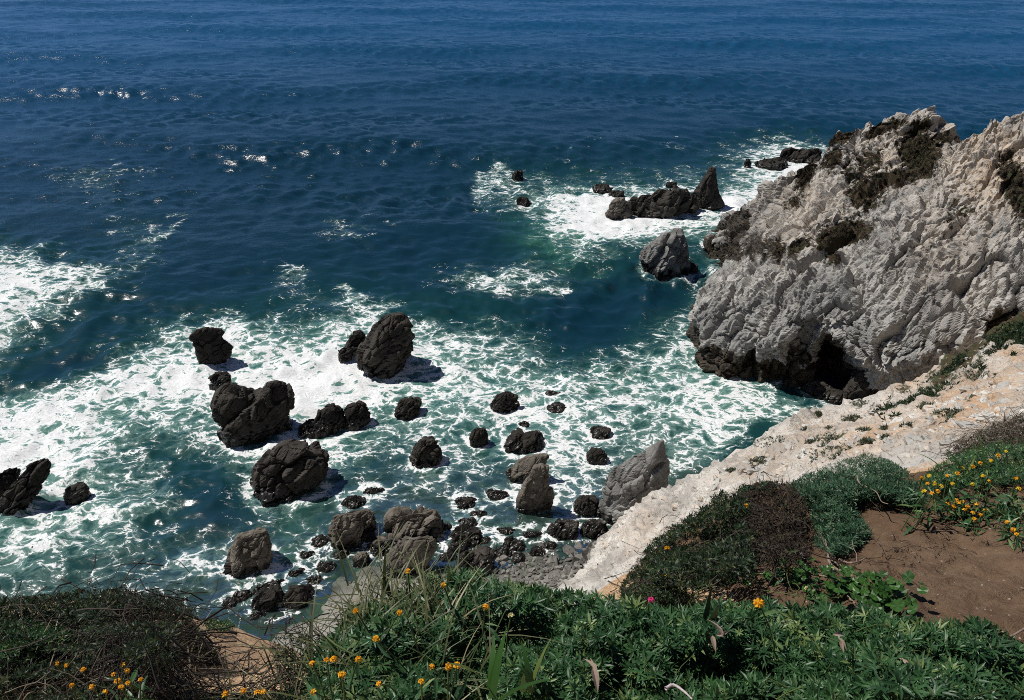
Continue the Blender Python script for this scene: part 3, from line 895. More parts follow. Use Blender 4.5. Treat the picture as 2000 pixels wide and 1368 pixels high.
def rock_set():
    S = sea_rock
    S('black mushroom shaped rock alone in the foam, flat cap on a narrower stem', 'black', [[(713, 394, 430), (700, 390, 452), (685, 391, 456), (668, 394, 444), (661, 390, 442), (655, 385, 449), (648, 388, 447), (641, 402, 428)]], depth=0.5, rough=0.45)
    S('small black rock just above the heart shaped rock', 'black', [[(756, 420, 438), (745, 415, 452), (737, 411, 455), (729, 420, 440)]])
    S('big heart shaped dark brown rock with two rounded peaks', 'brown', [
        [(858, 470, 530), (845, 448, 560), (820, 438, 568), (800, 436, 552), (780, 438, 540), (765, 446, 520), (752, 455, 490), (742, 464, 474)],
        [(845, 500, 572), (810, 505, 570), (785, 515, 580), (768, 520, 580), (756, 530, 572), (748, 540, 560)], [(850, 470, 560), (815, 470, 560), (785, 480, 555), (768, 490, 545)]], depth=0.75, rough=0.7)
    S('big dark brown slanted rock with diagonal ribs in the white foam', 'brown', [[(736, 745, 778), (725, 720, 790), (708, 701, 800), (690, 704, 816), (672, 716, 820), (650, 736, 814), (632, 756, 808), (618, 772, 798)]], depth=0.7, rough=0.75)
    S('knobbly black rock touching the left flank of the slanted rock', 'black', [[(705, 662, 680), (694, 661, 692), (682, 664, 702)], [(690, 672, 708), (672, 678, 716), (655, 686, 716), (648, 696, 712)]])
    S('low black reef rock, left half of the ridge beside the heart shaped rock', 'black', [[(848, 584, 625), (838, 582, 650), (826, 584, 655)], [(840, 605, 668), (820, 612, 674), (803, 630, 672), (797, 645, 664)]], depth=0.6)
    S('low black reef rock, right half of the ridge beside the heart shaped rock', 'black', [[(833, 668, 700), (818, 671, 722), (800, 680, 722), (790, 694, 714)]])
    S('small jagged black rock right of the reef ridge', 'black', [[(815, 780, 812), (802, 774, 818), (788, 778, 824), (780, 786, 806)]])
    S('big round dark boulder with a pale flat facet low in front', 'brown', [[(975, 515, 570), (955, 506, 615), (925, 508, 638), (900, 520, 640), (880, 540, 630), (866, 562, 606)], ([(965, 512, 560), (940, 510, 590), (925, 520, 585)], dict(rough=0.4))], depth=0.85)
    S('small dome shaped black rock in the white lace foam', 'black', [[(806, 968, 1008), (792, 962, 1012), (778, 968, 1006), (770, 976, 997)]])
    S('round dark brown boulder right of the big round boulder', 'brown', [[(912, 812, 850), (892, 806, 860), (873, 812, 862), (862, 826, 852)]])
    S('long low dark rock awash above the tan stack', 'black', [[(887, 990, 1045), (870, 985, 1060), (854, 996, 1056), (848, 1010, 1045)]], rough=0.7)
    S('tan stack of leaning slabs in the surf', 'tan', [
        ([(945, 992, 1035), (922, 988, 1062), (903, 1008, 1068), (890, 1040, 1068)], dict(rough=0.5, sq=1.5)),
        ([(1003, 1006, 1046), (972, 1010, 1064), (940, 1028, 1070), (915, 1042, 1070)], dict(rough=0.6)),
        ([(998, 1048, 1074), (970, 1049, 1081), (953, 1058, 1076)], dict(rough=0.6))], depth=0.6, sq=3.4)
    S('tall grey angular boulder behind the pale spur', 'grey', [[(1040, 1172, 1235), (1005, 1166, 1270), (965, 1168, 1300), (935, 1180, 1292), (908, 1205, 1284), (885, 1245, 1277), (868, 1266, 1274)]], depth=0.55, sq=1.35, rough=0.38)
    S('tan flat topped boulder leaning in the shallows left of the beach', 'tan', [[(1124, 456, 492), (1105, 452, 515), (1080, 460, 540), (1060, 474, 540), (1046, 490, 536)]], depth=0.8, sq=3.2, rough=0.7)
    S('brown cracked boulder near the beach with dark wet top', 'tan', [[(1072, 656, 692), (1050, 650, 706), (1030, 653, 716), (1008, 662, 712)], [(1045, 690, 728), (1020, 690, 736), (1000, 700, 730)]], sq=3.2)
    S('large blocky tan outcrop on the beach with a shadowed cleft', 'tan', [
        ([(1062, 762, 858), (1040, 758, 866), (1020, 764, 864), (1006, 774, 850)], dict(sq=3.2)),
        ([(1085, 728, 790), (1070, 726, 795), (1058, 740, 790)], {}),
        ([(1125, 756, 812), (1098, 756, 842), (1072, 768, 856), (1058, 800, 852)], dict(sq=3.6, rough=0.6))], depth=0.6)
    S('dark ribbed boulder on the shingle above the flowering bush', 'brown', [[(1122, 888, 962), (1098, 896, 968), (1080, 912, 950)]])
    S('black slanting reef rock at the left edge of the picture', 'black', [[(970, -24, 18), (948, -18, 36), (934, -4, 48), (924, 16, 48)]], depth=0.5)
    S('long black slanting reef rock, second from the left edge', 'black', [[(986, 18, 48), (966, 14, 84), (944, 40, 104), (924, 68, 116), (911, 84, 112)]], depth=0.5)
    S('little black rock in the lace foam right of the slanting reef', 'black', [[(976, 134, 162), (962, 130, 178), (950, 142, 172)]], rough=0.6)
    S('grey pyramid sea stack with pale sunlit top standing off the headland', 'grey', [[(541, 1285, 1332), (528, 1250, 1342), (508, 1243, 1344), (490, 1254, 1338), (470, 1276, 1332), (456, 1294, 1328), (447, 1306, 1322)]], depth=0.62, sq=1.7, rough=0.7)
    S('small brown rock at the right foot of the pyramid stack', 'brown', [[(532, 1335, 1362), (522, 1335, 1360), (514, 1340, 1354)]])
    S('shark fin shaped dark sea stack with a low ridge wall on its left', 'brown', [
        ([(413, 1346, 1396), (400, 1340, 1412), (380, 1348, 1402), (360, 1360, 1394), (345, 1368, 1390), (330, 1374, 1386)], dict(rough=0.4, sq=1.6)),
        ([(424, 1300, 1345), (405, 1296, 1358), (388, 1305, 1355), (378, 1315, 1350)], dict(depth=0.7)),
        ([(431, 1240, 1310), (412, 1230, 1330), (394, 1234, 1340), (380, 1256, 1344), (373, 1275, 1335)], dict(depth=0.4))], depth=0.55)
    S('brown hump at the left end of the fin shaped stack', 'tan', [[(434, 1183, 1226), (416, 1182, 1230), (402, 1190, 1226), (390, 1202, 1218)]], depth=0.7)
    S('jagged black rock farther left behind the fin stack hump', 'black', [[(376, 1162, 1188), (369, 1158, 1196), (361, 1168, 1186)]])
    S('black rock streaked with run off beside the fin stack hump', 'black', [[(391, 1190, 1214), (384, 1186, 1222), (374, 1196, 1216)]])
    S('small black rock in foam right behind the ridge wall', 'black', [[(364, 1298, 1322), (357, 1302, 1320)]])
    S('small black rock farthest out in the upper foam patch', 'black', [[(345, 1000, 1022), (338, 1002, 1020), (333, 1008, 1016)]])
    S('small black pointed rock at the left edge of the upper foam patch', 'black', [[(404, 1009, 1036), (396, 1010, 1037), (388, 1017, 1029)]])
    S('long black islet beyond the headland ridge', 'black', [[(329, 1474, 1524), (320, 1470, 1530), (312, 1482, 1522)]])
    S('tiny round black rock left of the far islet', 'black', [[(327, 1453, 1466), (319, 1452, 1466), (312, 1455, 1463)]])
    S('black rocks against the headland ridge beyond the far islet', 'black', [[(319, 1532, 1590), (306, 1522, 1600), (295, 1532, 1596)]])
    S('low dark rock in the water below the nose of the headland', 'black', [[(492, 1372, 1412), (484, 1376, 1416)]], rough=0.6)
    S('dark awash rock upper of the pair right of the dome rock', 'black', [[(775, 1062, 1098), (766, 1066, 1094)]], rough=0.5)
    S('dark awash rock lower of the pair right of the dome rock', 'black', [[(808, 1066, 1108), (798, 1070, 1106), (791, 1080, 1098)]], rough=0.5)
    S('dark rounded rock in a ring of foam above the grey angular boulder', 'black', [[(860, 1146, 1196), (848, 1150, 1194), (838, 1160, 1186)]], rough=0.6)
    S('dark awash rock left of the grey angular boulder', 'black', [[(908, 1146, 1186), (890, 1144, 1184), (878, 1152, 1174)]], rough=0.6)
    S('black upright rock left of the long awash rock', 'black', [[(872, 920, 950), (852, 918, 954), (838, 926, 948)]], rough=0.7)
    S('tiny brown rock in the foam above the long awash rock', 'brown', [[(835, 1012, 1034), (827, 1015, 1033)]])
    S('black weedy rock left of the grey angular boulder base', 'black', [[(1010, 1118, 1166), (988, 1120, 1170), (972, 1136, 1164)]], rough=0.8)
    S('dark brown rock at the left end of the shingle', 'brown', [[(1054, 1066, 1102), (1036, 1068, 1128), (1022, 1084, 1126)]])
    S('rounded brown rock under the grey angular boulder', 'brown', [[(1052, 1130, 1180), (1034, 1134, 1184), (1022, 1146, 1174)]])
    S('wet black ledge at the water edge left of the beach', 'black', [[(1198, 488, 540), (1178, 500, 556), (1160, 524, 552)]])
    S('wet black ledge touching the beach sand', 'black', [[(1188, 560, 602), (1168, 558, 616), (1150, 574, 602)]])
    S('small yellowish boulder at the beach waterline', 'tan', [[(1107, 692, 716), (1094, 690, 724), (1084, 702, 720)]])
    S('dark wet rock at the water edge above the shingle', 'black', [[(1072, 868, 922), (1056, 878, 940), (1043, 900, 936)]])
    S('dark submerged hump in the foam at far left', 'black', [[(1070, 66, 102), (1058, 68, 100)]], rough=0.5)
    S('dark wet rock slab leaning under the sea cave', 'brown', [[(790, 1640, 1672), (768, 1640, 1690), (740, 1655, 1705), (715, 1680, 1708)]], rough=0.6)
    S('low wet rock at the mouth of the sea cave', 'brown', [[(775, 1568, 1612), (760, 1564, 1622), (748, 1575, 1612)]], rough=0.7)
    S('low wet rock in the corner of the cove beneath the cave', 'black', [[(788, 1600, 1640), (772, 1598, 1650), (762, 1610, 1640)]], rough=0.7)
    S('dark weedy rock in the dim water left of the tan stack', 'black', [[(975, 952, 990), (962, 950, 992)]], rough=0.5)
rock_set()

def rubble():
    r_ = np.random.default_rng(91)
    spots = [(862, 1032), (888, 1046), (915, 1022), (950, 1058), (985, 1040), (1005, 1068), (1035, 1045), (975, 1082), (945, 1092), (1012, 1092), (640, 1110), (665, 1085), (612, 1138), (745, 1070), (720, 1052), (630, 1060), (600, 1085), (580, 1120), (545, 1140), (520, 1150), (870, 1090), (892, 1072), (1050, 1080), (1075, 1068), (480, 1165), (455, 1180), (505, 1205), (905, 985), (940, 1005), (735, 960), (690, 985)]
    for i, (x, y) in enumerate(sorted(spots)):
        w = 12 + 14 * r_.random(); hh = 8 + 9 * r_.random(); k = r_.normal() * 3
        sea_rock(ORD[i] + ' low dark wet rock from the left in the shallows off the beach', 'black' if r_.random() < 0.7 else 'brown', [[(y + hh / 2, x - w * 0.8, x + w * 0.8), (y, x - w + k, x + w + k), (y - hh / 2, x - w * 0.6 + k, x + w * 0.5 + k)]], group='low rocks in the shallows', name='shallow_rock', rough=0.8)
rubble()
build_sea()

# ------------------------------------------------------------------ shingle on the beach
def stone_mesh(k):
    r_ = np.random.default_rng(k)
    n, m = 6, 8
    th = np.linspace(0, 2 * math.pi, m, endpoint=False)
    rad = 0.75 + 0.5 * r_.random(m)
    rings = []
    for z, s in ((-0.5, 0.7), (0.0, 1.0), (0.45, 0.92), (0.62, 0.7), (0.66, 0.02)):
        rr = rad * s * (1 + 0.12 * r_.normal(size=m))
        rings.append(np.stack([rr * np.cos(th), rr * np.sin(th), z + 0.10 * r_.normal(size=m) * (z > 0)], 1))
    G = np.array(rings)
    return mesh_from('stone', G.reshape(-1, 3), grid_faces(len(rings), m, True), False)

def mat_stone():
    m = NT('shingle_stone')
    rnd = m.n('ObjectInfo').outputs['Random']
    c = m.mix(rnd, (0.07, 0.065, 0.058), (0.27, 0.26, 0.235))
    n = m.noise(m.pos(), 9.0, 4, 0.65)
    c = m.mix(m.mrange(n, 0.35, 0.7, 0.0, 0.7), c, (0.12, 0.11, 0.095))
    return m.done(m.bsdf(c, 0.8, m.bump(n, 0.7, 0.05), 0.3))
M_STONE = mat_stone()

def build_shingle():
    ms = [stone_mesh(k) for k in range(8)]
    for me in ms: me.materials.append(M_STONE)
    poly = [(830, 1125), (900, 1095), (960, 1075), (1040, 1062), (1110, 1048), (1180, 1058), (1165, 1090), (1120, 1150), (1040, 1160), (900, 1150)]
    r_ = np.random.default_rng(3)
    px = 870 + r_.random(2600) * 320; py = 1040 + r_.random(2600) * 125
    k = poly_in(px, py, poly)
    px, py = px[k], py[k]
    pts = Pz(px, py, 0.25)
    pts[:, 2] = np.maximum(bed_z(pts[:, 0], pts[:, 1]), ground(pts[:, 0], pts[:, 1])) + 0.02
    placed = []
    small = []
    for p, x_ in zip(pts, px):
        s = 0.09 + 0.26 * r_.random() ** 3
        if all((p[0] - q[0]) ** 2 + (p[1] - q[1]) ** 2 > (0.8 * (s + q[3])) ** 2 for q in placed):
            placed.append((p[0], p[1], p[2], s))
    placed.sort(key=lambda q: -q[3])
    bigs, rest = placed[:150], placed[150:]
    for i, (x, y, z, s) in enumerate(bigs):
        o = link('stone', ms[i % 8], None, loc=(x, y, z))
        o.rotation_euler = (r_.normal() * 0.25, r_.normal() * 0.25, r_.random() * 6.28)
        o.scale = (s * (1 + 0.5 * r_.random()), s, s * (0.5 + 0.5 * r_.random()))
        tag(o, 'loose grey angular stone on the shingle below the pale spur', 'stone', 'stones of the shingle')
    V0 = [np.array([v.co[:] for v in me.vertices]) for me in ms]; F0 = grid_faces(5, 8, True)
    Vs, Fs, o = [], [], 0
    ext = list(rest)
    px = 640 + r_.random(900) * 420; py = 1085 + r_.random(900) * 140
    q = Pz(px, py, 0.3)
    for p in q:
        ext.append((p[0], p[1], bed_z(p[0], p[1]), 0.02 + 0.05 * r_.random() ** 2))
    for i, (x, y, z, s) in enumerate(ext):
        a = r_.random() * 6.28
        v = V0[i % 8] * np.array([s * 1.2, s, s * 0.7]) @ rot('z', math.degrees(a)).T + np.array([x, y, z])
        Vs.append(v); Fs.append(F0 + o); o += len(v)
    me = mesh_from('pebbles', np.concatenate(Vs), np.concatenate(Fs), False)
    tag(link('pebbles', me, M_STONE), 'small grey pebbles strewn over the beach and shingle', 'pebbles', kind='stuff')
build_shingle()

def slope_rubble():
    r_ = np.random.default_rng(17)
    poly = np.array([(1120, 1130), (1180, 1050), (1262, 975), (1400, 925), (1500, 862), (1700, 795), (1900, 705), (2040, 640), (2040, 800), (1850, 880), (1650, 900), (1500, 945), (1300, 1080)], float)
    px = 1100 + r_.random(9000) * 940; py = 630 + r_.random(9000) * 520
    k = poly_in(px, py, poly); px, py = px[k], py[k]
    d = pdir(px, py); ts = np.exp(np.linspace(math.log(5), math.log(60), 140))
    Q = d[:, None] * ts[None, :, None] + np.array([0, 0, CAM_H])
    below = Q[..., 2] < ground(Q[..., 0], Q[..., 1])
    ok = below.any(1); i = np.argmax(below, 1)
    p = Q[np.arange(len(px)), i][ok]
    V0 = [np.array([v.co[:] for v in stone_mesh(k).vertices]) for k in range(8)]; F0 = grid_faces(5, 8, True)
    Vs, Fs, o = [], [], 0
    for j, c in enumerate(p):
        s = min(0.22, (c[1] + 3) * (0.0018 + 0.007 * r_.random() ** 3))
        v = V0[j % 8] * np.array([s * 1.5, s, s * 0.8]) @ rot('z', r_.random() * 360).T @ rot('y', r_.normal() * 25).T + c + np.array([0, 0, 0.06])
        Vs.append(v); Fs.append(F0 + o); o += len(v)
    z = np.zeros(o)
    me = mesh_from('scree', np.concatenate(Vs), np.concatenate(Fs), False, dict(moss=z, ochre=z + 0.3 * (np.sin(np.arange(o) // 40 * 1.7) > 0.3), soil=z, wet=z, bumpd=z + 0.05))
    tag(link('scree', me, M_SLOPE), 'loose pale stones strewn over the crumbling slope', 'scree', kind='stuff')
slope_rubble()

# ------------------------------------------------------------------ plants: materials
def mat_leaf(name, a, b, c_young, rough=0.42, trans=0.22, spec=0.35):
    m = NT(name)
    t = m.attr('tint')
    c = m.mix(m.mrange(t, 0.0, 0.8, 0.0, 1.0, False), a, b)
    c = m.mix(m.mrange(t, 0.86, 0.95), c, c_young)
    d = m.bsdf(c, rough, None, spec)
    tr = m.n('BsdfTranslucent', Color=m.mix(0.5, c, c_young)).outputs[0]
    return m.done(m.n('MixShader', i0=trans, i1=d, i2=tr).outputs[0])

def mat_plain(name, a, b, rough=0.7, spec=0.2):
    m = NT(name)
    c = m.mix(m.attr('tint'), a, b)
    n = m.noise(m.pos(), 30.0, 3, 0.6)
    c = m.mix(m.mrange(n, 0.35, 0.65, 0.0, 0.35), c, tuple(x * 0.5 for x in a))
    return m.done(m.bsdf(c, rough, None, spec))

L_LUPINE = mat_leaf('lupine_leaf', (0.013, 0.046, 0.016), (0.048, 0.120, 0.040), (0.15, 0.21, 0.07))
L_MAT = mat_leaf('mat_plant_leaf', (0.014, 0.046, 0.020), (0.040, 0.100, 0.046), (0.13, 0.19, 0.11), 0.5)
L_DARK = mat_leaf('dark_bush_leaf', (0.008, 0.018, 0.008), (0.026, 0.050, 0.019), (0.085, 0.105, 0.038), 0.5)
L_BROAD = mat_leaf('broad_leaf', (0.018, 0.060, 0.012), (0.048, 0.125, 0.022), (0.16, 0.20, 0.05), 0.4, 0.3)
L_GRASS = mat_leaf('grass_blade', (0.040, 0.062, 0.020), (0.110, 0.120, 0.048), (0.34, 0.29, 0.17), 0.5, 0.25)
L_SAGE = mat_leaf('grey_green_leaf', (0.060, 0.075, 0.045), (0.130, 0.145, 0.095), (0.20, 0.19, 0.12), 0.7, 0.1)
L_HEATH = mat_leaf('brown_heath_leaf', (0.020, 0.013, 0.009), (0.046, 0.032, 0.018), (0.040, 0.055, 0.018), 0.7, 0.1)
M_TWIG = mat_plain('dark_twig', (0.016, 0.012, 0.010), (0.070, 0.055, 0.044))
M_STRAW = mat_plain('dry_straw', (0.050, 0.040, 0.030), (0.20, 0.165, 0.12))
M_WOOD = mat_plain('bleached_wood', (0.15, 0.10, 0.07), (0.34, 0.26, 0.20))
M_STEM = mat_plain('green_stem', (0.05, 0.085, 0.025), (0.11, 0.14, 0.04))
M_PETAL = mat_leaf('orange_petal', (0.74, 0.31, 0.014), (0.84, 0.44, 0.024), (0.88, 0.54, 0.04), 0.6, 0.25, 0.15)
M_YPETAL = mat_leaf('yellow_petal', (0.70, 0.46, 0.02), (0.80, 0.56, 0.03), (0.85, 0.65, 0.06), 0.6, 0.25, 0.15)
M_CREAM = mat_leaf('cream_petal', (0.55, 0.50, 0.22), (0.65, 0.60, 0.30), (0.7, 0.66, 0.4), 0.6, 0.25, 0.15)
M_PINK = mat_leaf('pink_petal', (0.55, 0.03, 0.16), (0.65, 0.05, 0.22), (0.7, 0.1, 0.3), 0.6, 0.25, 0.15)
M_SHELL = mat_plain('pale_debris', (0.38, 0.30, 0.30), (0.62, 0.55, 0.52))

# ------------------------------------------------------------------ plants: templates (verts, triangles)
def t_leaflet(L, W, fold=0.25, droop=0.15, seg=2):
    xs = np.linspace(0, 1, seg + 2)
    wd = np.sin(np.pi * np.clip(xs, 0, 1) ** 0.8) * W / 2
    V = [(0, 0, 0)]; F = []
    for i in range(1, seg + 1):
        z = -droop * L * xs[i] ** 2
        V += [(xs[i] * L, -wd[i], z + fold * wd[i]), (xs[i] * L, 0, z), (xs[i] * L, wd[i], z + fold * wd[i])]
    V.append((L, 0, -droop * L)); tip = len(V) - 1
    F += [(0, 1, 2), (0, 2, 3)]
    for i in range(seg - 1):
        a = 1 + 3 * i
        F += [(a, a + 3, a + 4), (a, a + 4, a + 1), (a + 1, a + 4, a + 5), (a + 1, a + 5, a + 2)]
    a = 1 + 3 * (seg - 1)
    F += [(a, tip, a + 1), (a + 1, tip, a + 2)]
    return np.array(V, float), np.array(F)

def t_whorl(n, L, W, up=0.35, r_=None, fold=0.3, droop=0.15, seg=2):
    r_ = r_ or np.random.default_rng(1)
    Vs, Fs, o = [], [], 0
    for k in range(n):
        v, f = t_leaflet(L * (0.8 + 0.3 * r_.random()), W, fold, droop, seg)
        tilt = up + 0.25 * r_.normal()
        v = v @ rot('y', -math.degrees(tilt)).T @ rot('z', 360.0 * k / n + 12 * r_.normal()).T
        Vs.append(v); Fs.append(f + o); o += len(v)
    return np.concatenate(Vs), np.concatenate(Fs)

def t_round(Rad, n=9, r_=None):
    r_ = r_ or np.random.default_rng(2)
    V = [(0, 0, 0)]
    for k in range(n):
        a = 2 * math.pi * k / n + 0.2
        rr = Rad * (0.9 + 0.22 * ((k % 2) - 0.5)) * (0.95 + 0.1 * r_.random())
        V.append((rr * math.cos(a), rr * math.sin(a), 0.16 * Rad * (1 if k % 2 else -0.3)))
    F = [(0, 1 + k, 1 + (k + 1) % n) for k in range(n)]
    return np.array(V), np.array(F)

def orient(N, spin):
    """rotation matrices (n,3,3): columns x,y,z with z along N"""
    N = N / np.linalg.norm(N, axis=1, keepdims=True)
    ref = np.where(np.abs(N[:, 2:3]) < 0.95, np.array([[0, 0, 1.0]]), np.array([[1.0, 0, 0]]))
    X = np.cross(ref, N); X /= np.linalg.norm(X, axis=1, keepdims=True)
    Y = np.cross(N, X)
    c, s = np.cos(spin)[:, None], np.sin(spin)[:, None]
    X2 = X * c + Y * s; Y2 = -X * s + Y * c
    return np.stack([X2, Y2, N], 2)

def stamp(templates, pos, M, size, tint, r_):
    """place copies of the templates; returns V, F, tint per vertex"""
    which = r_.integers(0, len(templates), len(pos))
    Vs, Fs, Ts, o = [], [], [], 0
    for k, (v, f) in enumerate(templates):
        idx = np.where(which == k)[0]
        if not len(idx): continue
        w = np.einsum('nij,vj->nvi', M[idx], v) * size[idx][:, None, None] + pos[idx][:, None, :]
        nv = len(v)
        Vs.append(w.reshape(-1, 3))
        Fs.append((f[None] + (np.arange(len(idx)) * nv)[:, None, None] + o).reshape(-1, 3))
        Ts.append(np.repeat(tint[idx], nv)); o += len(idx) * nv
    return np.concatenate(Vs), np.concatenate(Fs), np.concatenate(Ts)

def tubes(paths, radii, sides=4):
    """paths (n,k,3), radii (n,k) -> V,F(tri),tint random per tube"""
    n, k, _ = paths.shape
    d = np.gradient(paths, axis=1)
    d /= np.linalg.norm(d, axis=2, keepdims=True) + 1e-9
    ref = np.where(np.abs(d[..., 2:3]) < 0.9, np.array([0, 0, 1.0]), np.array([1.0, 0, 0]))
    a = np.cross(d, ref); a /= np.linalg.norm(a, axis=2, keepdims=True) + 1e-9
    b = np.cross(d, a)
    th = np.linspace(0, 2 * math.pi, sides, endpoint=False)
    ring = paths[:, :, None, :] + radii[:, :, None, None] * (a[:, :, None, :] * np.cos(th)[:, None] + b[:, :, None, :] * np.sin(th)[:, None])
    V = ring.reshape(-1, 3)
    q = grid_faces(k, sides, True)
    tri = np.concatenate([q[:, [0, 1, 2]], q[:, [0, 2, 3]]])
    F = (tri[None] + (np.arange(n) * k * sides)[:, None, None]).reshape(-1, 3)
    return V, F

def blades(base, dirn, L, W, bend, r_, k=5):
    """grass blades: base (n,3), dirn (n,3) initial direction, droop by bend"""
    n = len(base)
    s = np.linspace(0, 1, k)
    side = np.cross(dirn, np.array([0, 0, 1.0])); side /= np.linalg.norm(side, axis=1, keepdims=True) + 1e-9
    hz = dirn.copy(); hz[:, 2] = 0; hz /= np.linalg.norm(hz, axis=1, keepdims=True) + 1e-9
    c = base[:, None] + dirn[:, None] * (L[:, None] * s)[..., None] + (hz * 0.6 + np.array([0, 0, -1.0]))[:, None] * (bend[:, None] * L[:, None] * s ** 2)[..., None]
    w = (W[:, None] * (1 - s ** 2) * 0.5 + 0.0004)[..., None]
    V = np.stack([c - side[:, None] * w, c + side[:, None] * w], 2).reshape(-1, 3)
    q = np.array([(2 * i, 2 * i + 1, 2 * i + 3, 2 * i + 2) for i in range(k - 1)])
    tri = np.concatenate([q[:, [0, 1, 2]], q[:, [0, 2, 3]]])
    F = (tri[None] + (np.arange(n) * 2 * k)[:, None, None]).reshape(-1, 3)
    return V, F, np.repeat(r_.random(n), 2 * k)

# ------------------------------------------------------------------ placing on the ground seen from the viewpoint
def cast(px, py, h, tmin=0.8, tmax=14.0, n=90):
    """first point along each sight line that lies h above the ground"""
    d = pdir(px, py)
    ts = np.exp(np.linspace(math.log(tmin), math.log(tmax), n))
    res = np.full(len(px), np.nan); prev = np.ones(len(px), bool)
    P_ = d[:, None, :] * ts[None, :, None] + np.array([0, 0, CAM_H])
    g = ground(P_[..., 0], P_[..., 1]) + np.asarray(h)[:, None]
    below = P_[..., 2] < g
    first = np.argmax(below, axis=1); ok = below.any(1) & (first > 0)
    i = np.arange(len(px))
    e1 = P_[i, first - 1, 2] - g[i, first - 1]; e2 = P_[i, first, 2] - g[i, first]
    f = e1 / (e1 - e2 + 1e-9)
    t = ts[first - 1] + f * (ts[first] - ts[first - 1])
    return d * t[:, None] + np.array([0, 0, CAM_H]), ok

def in_poly(poly, n, r_):
    p = np.array(poly, float)
    out = np.zeros((0, 2))
    while len(out) < n:
        c = p.min(0) + r_.random((n * 3, 2)) * (p.max(0) - p.min(0))
        out = np.concatenate([out, c[poly_in(c[:, 0], c[:, 1], p)]])
    return out[:n]

def canopy(poly, n, hc, r_, lump=2.2, skin=0.45, edge=40.0, rim=0.35, lumpa=0.9):
    """points through a low bush: outline poly, crown height hc, denser towards its surface"""
    q = in_poly(poly, n, r_)
    p = np.array(poly, float)
    # distance to the outline, in the same units, rounds the crown down at its rim
    dmin = np.full(n, 1e9)
    for i in range(len(p)):
        a, b = p[i - 1], p[i]
        ab = b - a; tt = np.clip(((q - a) @ ab) / (ab @ ab + 1e-9), 0, 1)
        dmin = np.minimum(dmin, np.linalg.norm(q - (a + tt[:, None] * ab), axis=1))
    prof = rim + (1 - rim) * np.sqrt(np.clip(dmin / edge, 0, 1))
    pos0, ok = cast(q[:, 0], q[:, 1], np.full(n, hc * 0.8))
    lumpn = np.clip(0.78 + lumpa * fbm(np.nan_to_num(pos0) * lump, 3), 0.25, 1.5)
    dpt = 1 - skin * r_.random(n) ** 1.6
    h = hc * prof * lumpn * dpt
    pos, ok2 = cast(q[:, 0], q[:, 1], h)
    ok &= ok2
    return pos[ok], dpt[ok]

def leafy(parent, base, name, mat, templates, pos, size, r_, upw=1.0, jit=0.7, tint=None):
    n = len(pos)
    N = np.array([0, 0, upw]) + jit * r_.normal(size=(n, 3)) + np.array([-0.15, -0.2, 0])
    N[:, 2] = np.abs(N[:, 2])
    M = orient(N, r_.random(n) * 6.28)
    t = r_.random(n) if tint is None else tint
    V, F, T = stamp(templates, pos - base, M, size, t, r_)
    me = mesh_from(name, V, F, False, dict(tint=T))
    return tag(link(name, me, mat, parent), kind='stuff')

def twigs(parent, base, name, mat, roots, tips, rad, r_, k=5, wob=0.12, kind='stuff', sides=3):
    n = len(roots)
    s = np.linspace(0, 1, k)[None, :, None]
    L = np.linalg.norm(tips - roots, axis=1)[:, None, None]
    mid = wob * L * r_.normal(size=(n, 1, 3)) * np.sin(np.pi * s) + 0.35 * wob * L * r_.normal(size=(n, k, 3)) * s
    paths = roots[:, None] * (1 - s) + tips[:, None] * s + mid - base
    rr = rad[:, None] * (1 - 0.65 * s[..., 0])
    V, F = tubes(paths, rr, sides)
    me = mesh_from(name, V, F, True, dict(tint=np.repeat(r_.random(n), k * sides)))
    return tag(link(name, me, mat, parent), kind=kind)

W_LUP = [t_whorl(8, 1.0, 0.22, 0.45, np.random.default_rng(k)) for k in range(5)]
W_MAT = [t_whorl(6, 1.0, 0.20, 0.55, np.random.default_rng(10 + k), 0.2, 0.1, 1) for k in range(4)]
W_SPRIG = [t_whorl(5, 1.0, 0.30, 0.8, np.random.default_rng(20 + k), 0.2, 0.1, 1) for k in range(4)]
W_ROUND = [t_round(1.0, 10, np.random.default_rng(30 + k)) for k in range(3)]

